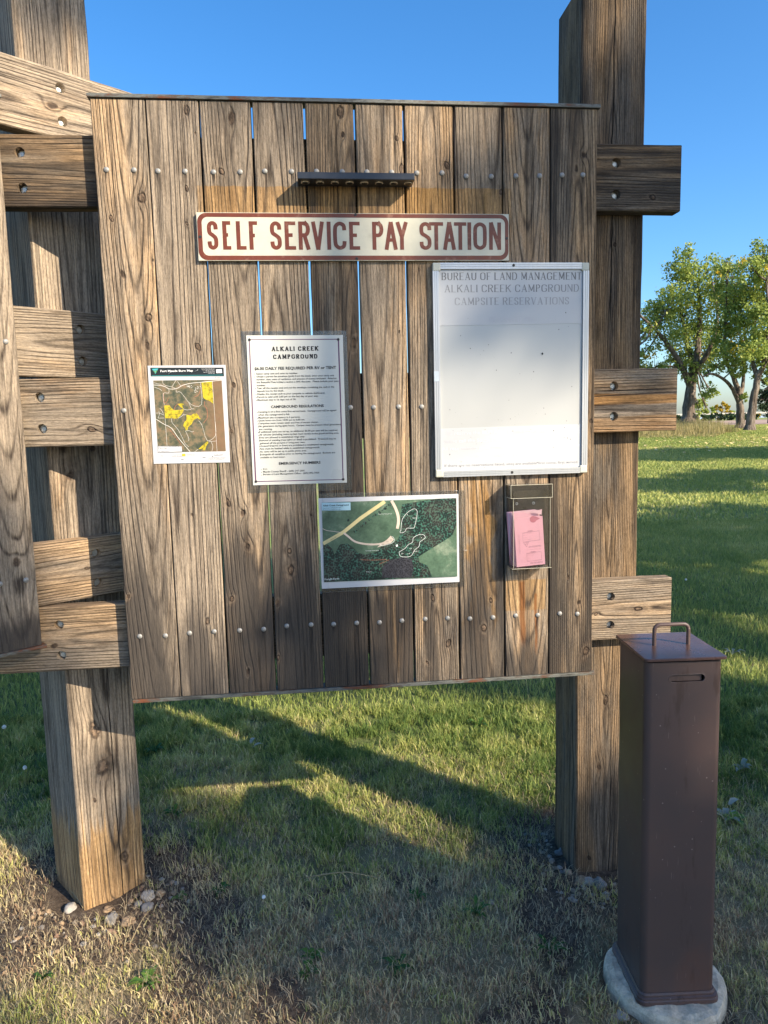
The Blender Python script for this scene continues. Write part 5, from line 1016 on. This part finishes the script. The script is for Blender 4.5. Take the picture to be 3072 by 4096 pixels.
def loft(mb, secs, smooth_=True, cap0=True, cap1=True):
    n = len(secs[0][0]); vs = [(x, y, z) for pts, z in secs for x, y in pts]
    mb.add(vs, [(i * n + k, i * n + (k + 1) % n, (i + 1) * n + (k + 1) % n, (i + 1) * n + k) for i in range(len(secs) - 1) for k in range(n)], 0, smooth_)
    if cap0: mb.add(vs[:n], [tuple(range(n))[::-1]])
    if cap1: mb.add(vs[-n:], [tuple(range(n))])
mb = MB(); o_, i_ = rsq(.0945, .0945, .017, 12), rsq(.0905, .0905, .013, 12); loft(mb, [(i_, .012), (o_, .012), (o_, .893), (i_, .893), (i_, .3)], False, False, True)
body = mb.build('body', boxm, BF, dep)
cut = MB(); st = [(.046 * (1 if a else 1), 0) for a in ()]; sl_ = arc(.034, 0, .0092, .0092, 90, -90, 10) + arc(-.034, 0, .0092, .0092, -90, -270, 10)
cut.add([(p[0] + .006, -.12, p[1] + .852) for p in sl_] + [(p[0] + .006, -.08, p[1] + .852) for p in sl_], [tuple(range(len(sl_))), tuple(range(2 * len(sl_) - 1, len(sl_) - 1, -1))] + [(k, len(sl_) + k, len(sl_) + (k + 1) % len(sl_), (k + 1) % len(sl_)) for k in range(len(sl_))])
co = cut.build('cutter', boxm, BF)
bmx = bmesh.new(); bmx.from_mesh(co.data); bmesh.ops.recalc_face_normals(bmx, faces=bmx.faces); bmx.to_mesh(co.data); bmx.free()
bmx = bmesh.new(); bmx.from_mesh(body.data); bmesh.ops.remove_doubles(bmx, verts=bmx.verts, dist=1e-5); bmesh.ops.recalc_face_normals(bmx, faces=bmx.faces); bmx.to_mesh(body.data); bmx.free()
md = body.modifiers.new('b', 'BOOLEAN'); md.operation = 'DIFFERENCE'; md.object = co; md.solver = 'EXACT'; apply_mods(body); bpy.data.objects.remove(co)
mb = MB(); pr = [(p[0] * 1.07, p[1] * 1.12) for p in sl_]; m_ = len(sl_)
mb.add([(p[0] + .006, -.0948, p[1] + .852) for p in sl_] + [(p[0] + .006, -.0954, p[1] * .98 + .852) for p in [(q[0] * 1.03, q[1] * 1.08) for q in sl_]] + [(p[0] + .006, -.0946, p[1] + .852) for p in pr], [(k + j * m_, (k + 1) % m_ + j * m_, (k + 1) % m_ + (j + 1) * m_, k + (j + 1) * m_) for k in range(m_) for j in (0, 1)], 0, True)
mb.box(-.034, .044, -.088, -.086, .8435, .8600, 0); mb.build('slot', boxm, BF, dep)
mb = MB(); a_, b_ = rsq(.1005, .1050, .010), rsq(.0985, .1030, .009); loft(mb, [(b_, .8985), (a_, .8995), (a_, .9045), (b_, .9060)], False)
lidm = NT('lid_paint'); P_ = lidm.obj(); n1 = lidm.noise(P_, 6, 4, .6); lid_m = lidm.fin(lidm.mix(lidm.ss(lidm.noise(lidm.scalev(P_, (14, 14, 14)), 1, 5, .7), .56, .7, 0, .7), (.085, .046, .038), (.14, .07, .05)), lidm.lin(n1, .35, .65, .20, .34), lidm.bump(lidm.noise(P_, 160, 4), .25, .0006), .6)
lid = mb.build('lid', lid_m, BF, dep)
mb = MB(); hp = [(-.0365, 0, .905)] + [(-.0365, 0, .940)] + [(-.0365 + .014 - .014 * math.cos(R(a)), 0, .945 + .014 * math.sin(R(a))) for a in range(10, 91, 20)] + [(.0505 - .014 + .014 * math.sin(R(a)), 0, .945 + .014 * math.cos(R(a))) for a in range(0, 81, 20)] + [(.0505, 0, .940), (.0505, 0, .905)]
mb.tube(hp, .0050, 12); mb.build('handle', boxm, BF, lid)
mb = MB(); s0, s1, s2, s3 = rsq(.1035, .1045, .020), rsq(.1060, .1070, .022), rsq(.0990, .1000, .020), rsq(.0965, .0965, .018)
loft(mb, [(s1, -.004), (s1, .006), (s0, .0085), (s0, .0125), (s2, .0150), (s2, .019), (s3, .023)], False); mb.build('base_flange', boxm, BF, dep)

# ================================================================== trees
bark = NT('cottonwood_bark'); P_ = bark.obj(); bn = bark.noise(bark.scalev(P_, (9, 9, 1.6)), 1, 6, .7); bark_m = bark.fin(bark.ramp(bn, [(.32, (.04, .032, .025)), (.5, (.14, .112, .09)), (.68, (.29, .245, .20))]), .95, bark.bump(bn, 1.0, .06), .1)
leafc = leaf_mat('cottonwood_leaf', [(0, (.12, .19, .05)), (.35, (.27, .35, .08)), (.65, (.43, .48, .12)), (.86, (.55, .52, .11)), (1, (.75, .50, .05))], .45, .45)
dk = leaf_mat('dark_leaf', [(0, (.012, .030, .012)), (1, (.035, .065, .02))], .2); yl = leaf_mat('yellow_leaf', [(0, (.16, .16, .02)), (.5, (.42, .29, .02)), (1, (.58, .40, .03))], .4)
def foliage(blobs, size, seed, tint0=.42, per=26, spread=.32):
    """blobs: (centre, (rx,ry,rz), leaves).  leaves gather in small sprays inside each blob"""
    r = np.random.default_rng(seed); Ps = []; Ts = []
    for (c0, rad, n) in blobs:
        k = max(3, n // per); u = r.normal(size=(k, 3)); u /= np.linalg.norm(u, axis=1)[:, None]; rr = r.uniform(.25, 1, k) ** .55
        cen = np.array(c0) + u * rr[:, None] * np.array(rad); tt = r.normal(tint0, .10, k) + (r.uniform(0, 1, k) < .022) * .5
        P = np.repeat(cen, per, 0) + r.normal(size=(k * per, 3)) * np.array(rad).mean() * spread * np.array([1, 1, .8]) * .6
        Ps.append(P); Ts.append(np.repeat(tt, per) + r.normal(0, .12, k * per))
    P = np.concatenate(Ps); T = np.clip(np.concatenate(Ts), 0, 1); n = len(P)
    a = r.normal(size=(n, 3)); a /= np.linalg.norm(a, axis=1)[:, None]; b = np.cross(a, r.normal(size=(n, 3))); b /= np.linalg.norm(b, axis=1)[:, None]
    s = size * r.uniform(.6, 1.25, n)[:, None]
    V = np.stack([P - a * s * .55, P + b * s * .42, P + a * s * .6, P - b * s * .42], 1).reshape(-1, 3)
    return V, np.arange(4 * n).reshape(n, 4), np.repeat(T, 4)
def limb(mb, pts, r0, r1, n=9, wob=.0, k=4):
    pts = [Vector(p) for p in pts]; out = []
    for i in range(len(pts) - 1):
        p0, p1, p2, p3 = pts[max(i - 1, 0)], pts[i], pts[i + 1], pts[min(i + 2, len(pts) - 1)]
        for j in range(k):
            t = j / k; out.append(.5 * ((2 * p1) + (-p0 + p2) * t + (2 * p0 - 5 * p1 + 4 * p2 - p3) * t * t + (-p0 + 3 * p1 - 3 * p2 + p3) * t ** 3) + Vector((random.gauss(0, wob), random.gauss(0, wob), 0)))
    out.append(pts[-1]); m = len(out); mb.tube(out, [r0 + (r1 - r0) * (i / (m - 1)) ** .8 for i in range(m)], n)
    return out
def tree(name, base, limbs, blobs, leaf, lab, cat='tree', size=.1, seed=1, tint=.42, twigs=True, group=None, per=26, flare=True, spread=.32):
    t = thing(name, frame(Vector(base), Vector((1, 0, 0)), Vector((0, 1, 0)), EZ), lab, cat, group); mb = MB(); ends = []
    for k, (pts, r0, r1) in enumerate(limbs):
        o = limb(mb, pts, r0, r1, 12 if k == 0 else 8, r1 * .25); ends += o[len(o) // 2:]
        if k == 0 and flare:
            b = Vector(pts[0]); mb.tube([b - EZ * .3, b + EZ * .05, b + (Vector(pts[1]) - b) * .35], [r0 * 1.7, r0 * 1.35, r0 * .98], 12)
    if twigs:
        for (c0, rad, n) in blobs:
            c0 = Vector(c0); e = min(ends, key=lambda q: (q - c0).length); mid = e.lerp(c0, .5) + Vector((random.gauss(0, .12), random.gauss(0, .12), -.08 * (c0 - e).length))
            limb(mb, [e, mid, c0, c0 + (c0 - mid) * .2], .035 + .012 * (c0 - e).length ** .5, .008, 6)
            for _ in range(3):
                v = Vector((random.gauss(0, .6), random.gauss(0, .6), random.gauss(.3, .5))); limb(mb, [mid, c0 + Vector((v.x * rad[0] * .5, v.y * rad[1] * .5, v.z * rad[2] * .4)), c0 + Vector((v.x * rad[0], v.y * rad[1], v.z * rad[2]))], .022, .005, 5)
    o = mb.build('trunk', bark_m, Matrix.Identity(4), t)
    V, F, T = foliage(blobs, size, seed, tint, per, spread); mesh_np('crown', V, F, leaf, dict(tint=T), t, Matrix.Identity(4)); return t
def PXB(lst, Y, dens, ry=1.0):
    out = []
    for px, py, r_ in lst:
        R_ = r_ / FPX * Y; c0 = at(px, py, Y + random.uniform(-.8, .8)); out.append((tuple(c0), (R_ * 1.08, R_ * ry * 1.1, R_), int(dens * (r_ / 60) ** 2)))
    return out
def T3(lst, Y): return [at(px, py, Y + dy) for px, py, dy in lst]
# left of the three: thick trunk with a long limb reaching left
Y1 = 34.0
tree('cottonwood_tree', at(2752, 1704, Y1),
     [(T3([(2752, 1706, 0), (2758, 1600, 0), (2770, 1500, 0), (2790, 1400, 0), (2800, 1260, .5), (2790, 1120, .5)], Y1), .34, .05),
      (T3([(2762, 1550, 0), (2720, 1450, -.3), (2650, 1350, -.5), (2590, 1290, -.8), (2540, 1240, -1)], Y1), .17, .03),
      (T3([(2775, 1480, 0), (2740, 1330, .6), (2720, 1200, .8), (2735, 1080, .8)], Y1), .15, .03),
      (T3([(2775, 1500, 0), (2840, 1390, -.6), (2870, 1270, -.8), (2850, 1130, -.8)], Y1), .16, .03), (T3([(2735, 1480, 0), (2680, 1465, .4), (2610, 1470, .6)], Y1), .08, .02)],
     PXB([(2738, 1020, 38), (2715, 1075, 50), (2760, 1090, 52), (2740, 1160, 66), (2690, 1200, 56), (2655, 1245, 60), (2615, 1250, 44), (2585, 1330, 46), (2560, 1270, 24), (2660, 1330, 66), (2750, 1260, 76), (2810, 1190, 62), (2835, 1075, 46), (2865, 1120, 46), (2880, 1210, 60), (2740, 1370, 72), (2830, 1330, 72), (2790, 1430, 64), (2700, 1420, 46), (2870, 1420, 50), (2580, 1410, 34), (2555, 1465, 32), (2620, 1470, 38), (2680, 1475, 36), (2760, 1490, 46), (2820, 1560, 32), (2790, 1625, 28), (2830, 1640, 22), (2850, 1580, 26), (2530, 1400, 26), (2500, 1350, 30), (2470, 1420, 34)], Y1, 1000),
     leafc, 'leafy cottonwood with the thickest trunk and a long limb reaching left', size=.105, seed=101, tint=.40)
Y2 = 31.5
tree('cottonwood_tree', at(2962, 1716, Y2),
     [(T3([(2962, 1718, 0), (2960, 1660, 0), (2958, 1610, 0), (2952, 1560, 0), (2925, 1490, 0), (2905, 1430, .2), (2900, 1300, .4)], Y2), .21, .05),
      (T3([(2957, 1615, 0), (2938, 1570, -.2), (2905, 1525, -.5), (2850, 1495, -.7), (2810, 1508, -.9)], Y2), .12, .03),
      (T3([(2960, 1600, 0), (2972, 1530, .4), (2976, 1440, .6), (2980, 1300, .8)], Y2), .11, .03)],
     PXB([(2905, 1060, 44), (2930, 1110, 52), (2900, 1180, 56), (2960, 1170, 60), (2930, 1260, 66), (2985, 1250, 56), (2890, 1340, 60), (2960, 1350, 66), (2920, 1420, 56), (2985, 1440, 52), (2870, 1470, 34), (2830, 1480, 26), (2940, 1475, 34), (2985, 1590, 14), (2968, 1580, 14)], Y2, 1000),
     leafc, 'forked cottonwood with two slanting dark limbs, middle one of the lawn trees', size=.10, seed=102, tint=.38)
Y3 = 30.0
tree('cottonwood_tree', at(2998, 1726, Y3),
     [(T3([(2998, 1728, 0), (3006, 1650, 0), (3018, 1570, 0), (3034, 1500, 0), (3062, 1455, .2), (3110, 1380, .5), (3160, 1200, .8)], Y3), .20, .06),
      (T3([(3032, 1505, 0), (3010, 1450, .3), (3012, 1350, .5), (3030, 1200, .6)], Y3), .12, .03), (T3([(3060, 1455, 0), (3075, 1300, -.4), (3065, 1120, -.6)], Y3), .12, .03)],
     PXB([(3040, 1010, 44), (3010, 1070, 50), (3060, 1080, 56), (3110, 1030, 50), (3030, 1160, 62), (3090, 1170, 66), (3010, 1250, 56), (3060, 1270, 66), (3130, 1240, 66), (3040, 1360, 62), (3100, 1360, 62), (3010, 1400, 46), (3065, 1430, 44), (3130, 1440, 50), (3045, 1505, 26), (3060, 1530, 18), (3180, 1150, 70), (3190, 1320, 70), (3150, 1000, 60), (3240, 1230, 70)], Y3, 1000),
     leafc, 'leaning cottonwood with sunlit ridged trunk, rightmost of the lawn trees', size=.10, seed=103, tint=.44)
# sapling, spruce, yellow tree and far growth
Ys = 35.5; tree('sapling', at(2796, 1697, Ys), [(T3([(2796, 1700, 0), (2793, 1660, 0), (2800, 1600, 0)], Ys), .03, .01)], PXB([(2790, 1640, 22), (2808, 1600, 24), (2780, 1610, 18), (2800, 1670, 12)], Ys, 420), leafc, 'slim leafy sapling beside the thick trunk', size=.10, seed=104, tint=.6, flare=False)
Yd = 42.0; tree('spruce_tree', at(3085, 1690, Yd), [(T3([(3085, 1692, 0), (3085, 1500, 0), (3085, 1400, 0)], Yd), .2, .03)], PXB([(3060, 1610, 30), (3085, 1640, 34), (3055, 1575, 24), (3080, 1560, 34), (3110, 1600, 40), (3085, 1500, 30), (3120, 1660, 30)], Yd, 1500), dk, 'dark evergreen tree at the right edge behind the leaning trunk', size=.12, seed=105, flare=False, tint=.5)
Yy = 84.0; tree('yellow_tree', at(2890, 1672, Yy), [(T3([(2890, 1674, 0), (2888, 1650, 0), (2890, 1620, 0)], Yy), .2, .05)], PXB([(2885, 1618, 15), (2900, 1632, 14), (2874, 1634, 14), (2890, 1652, 16), (2862, 1652, 11), (2912, 1655, 12)], Yy, 900), yl, 'golden yellow autumn tree far off beyond the road', size=.30, seed=106, flare=False, tint=.55)
Yg = 90.0
for px, py, r_, lab in ((2848, 1660, 12, 'low yellow green bush left of the golden tree beyond the road'), (2922, 1650, 12, 'green bush right of the golden tree beyond the road'), (2935, 1662, 9, 'smallest green bush beyond the road, beside the forked trunk'), (2825, 1660, 10, 'yellowish bush far left beyond the road'), (3028, 1660, 8, 'orange bush seen between the two right trunks')):
    tree('far_bush', at(px, py + r_, Yg), [(T3([(px, py + r_, 0), (px, py, 0)], Yg), .1, .03)], PXB([(px, py, r_), (px - r_ * .6, py + r_ * .4, r_ * .7), (px + r_ * .6, py + r_ * .4, r_ * .7)], Yg, 2600), yl if 'orange' in lab or 'yellowish' in lab else leafc, lab, 'bush', .32, int(px), .45, False, flare=False)
V, F, T = foliage([((x + random.uniform(-.5, .5), 72 + x * .03 + random.uniform(-.6, .6), float(H(0, 72)) + .30), (1.0, .7, .35), 160) for x in np.arange(18, 62, .9)], .22, 55, .4)
tag(mesh_np('hedge', V, F, dk, dict(tint=T)), 'long low dark hedge along the far side of the road', 'hedge')
railm = plain('weathered_rail', (.50, .47, .43), .8, .2); ft = thing('rail_fence', frame(Vector((40, 78, float(H(0, 78)))), Vector((1, 0, 0)), Vector((0, 1, 0)), EZ), 'pale low rail fence in the distance beyond the road', 'fence')
fz = float(H(0, 78))
mb = MB(); mb.box(18, 64, 77.9, 78.0, fz + .62, fz + .78); mb.build('rail', railm, Matrix.Identity(4), ft)
for x in np.arange(18.5, 64, 3.0): mb = MB(); mb.box(x - .08, x + .08, 78.01, 78.15, fz - .2, fz + .72); mb.build('post', railm, Matrix.Identity(4), ft)
# far plain rising to a low pale ridge
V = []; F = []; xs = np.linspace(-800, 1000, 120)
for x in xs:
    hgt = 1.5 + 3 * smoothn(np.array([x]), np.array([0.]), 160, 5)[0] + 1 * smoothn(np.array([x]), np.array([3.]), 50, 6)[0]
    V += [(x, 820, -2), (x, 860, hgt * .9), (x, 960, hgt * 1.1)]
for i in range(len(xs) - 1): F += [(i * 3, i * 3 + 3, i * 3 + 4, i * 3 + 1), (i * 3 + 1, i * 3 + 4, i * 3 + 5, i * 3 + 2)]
tag(mesh_np('hills', V, F, plain('far_hills', (.40, .50, .60), .95, .1, 0, .1, .02)), 'low pale ridge on the horizon', 'hills', kind='structure')  # distance haze is put into the ridge's pale blue colour

# ================================================================== unseen trees outside the picture, crowns shaped so their shade falls into it
def sunab(P): 
    a = Vector((S.y, -S.x, 0)).normalized() * -1; b = a.cross(S).normalized(); b = b if b.z > 0 else -b
    return Vector(P).dot(a), Vector(P).dot(b)
LIT = LITSPOTS
def shade_tree(base, cen, rad, nclump, lab, seed, lit=True, per=30, leaf=.11, cl=.28):
    r = np.random.default_rng(seed); t = thing('shade_tree', frame(Vector(base), Vector((1, 0, 0)), Vector((0, 1, 0)), EZ), lab, 'tree'); blobs = []
    spots = [(sunab(p), ra, pr) for p, ra, pr in LIT]
    tries = 0
    while len(blobs) < nclump and tries < nclump * 6:
        tries += 1
        u = r.normal(size=3); u /= np.linalg.norm(u); c0 = Vector(np.array(cen) + u * r.uniform(0, 1) ** (1 / 3) * np.array(rad))
        if lit:
            ab = sunab(c0); bad = False
            for (s_, ra, pr) in spots:
                if math.hypot(ab[0] - s_[0], ab[1] - s_[1]) < ra + cl * .45 and r.uniform() < pr: bad = True; break
            if bad: continue
        blobs.append((tuple(c0), (cl, cl, cl * .8), per))
    print('clumps', lab[:20], len(blobs)); mb = MB(); b = Vector(base); cc = Vector(cen); tp = limb(mb, [b, b.lerp(cc, .4) + Vector((.2, .1, 0)), cc - EZ * rad[2] * .3, cc + EZ * rad[2] * .4], .3, .06, 12)
    if lit is False:
        for k in range(10):
            e = random.choice(tp[4:]); q = Vector(random.choice(blobs)[0]); limb(mb, [e, e.lerp(q, .5) + EZ * .2, q], .07, .015, 6)
    mb.build('trunk', bark_m, Matrix.Identity(4), t); V, F, T = foliage(blobs, leaf, seed, .42, per, .55); mesh_np('crown', V, F, leafc, dict(tint=T), t, Matrix.Identity(4))
c17 = Vector((.05, 1.95, .80)) + S * 17
shade_tree((c17.x + 3.2, c17.y - 1.0, 0), c17, (4.6, 4.6, 4.2), 2400, 'broad cottonwood standing off to the right behind the viewer, shading the kiosk', 301)  # unseen tree, its crown gaps cut to match the lit spots
for k, (lx, ly, hh, rad, ncl, lab) in enumerate(SHADES):                # (lx, ly): where on the lawn the crown's shade falls
    bx, by = lx + 1.31 * hh, ly - 1.08 * hh; hz_ = float(H(lx, ly)) + hh
    shade_tree((bx, by, float(H(bx, by))), (bx, by, hz_), rad, ncl, lab, 310 + k, False, 24, .20, .5)
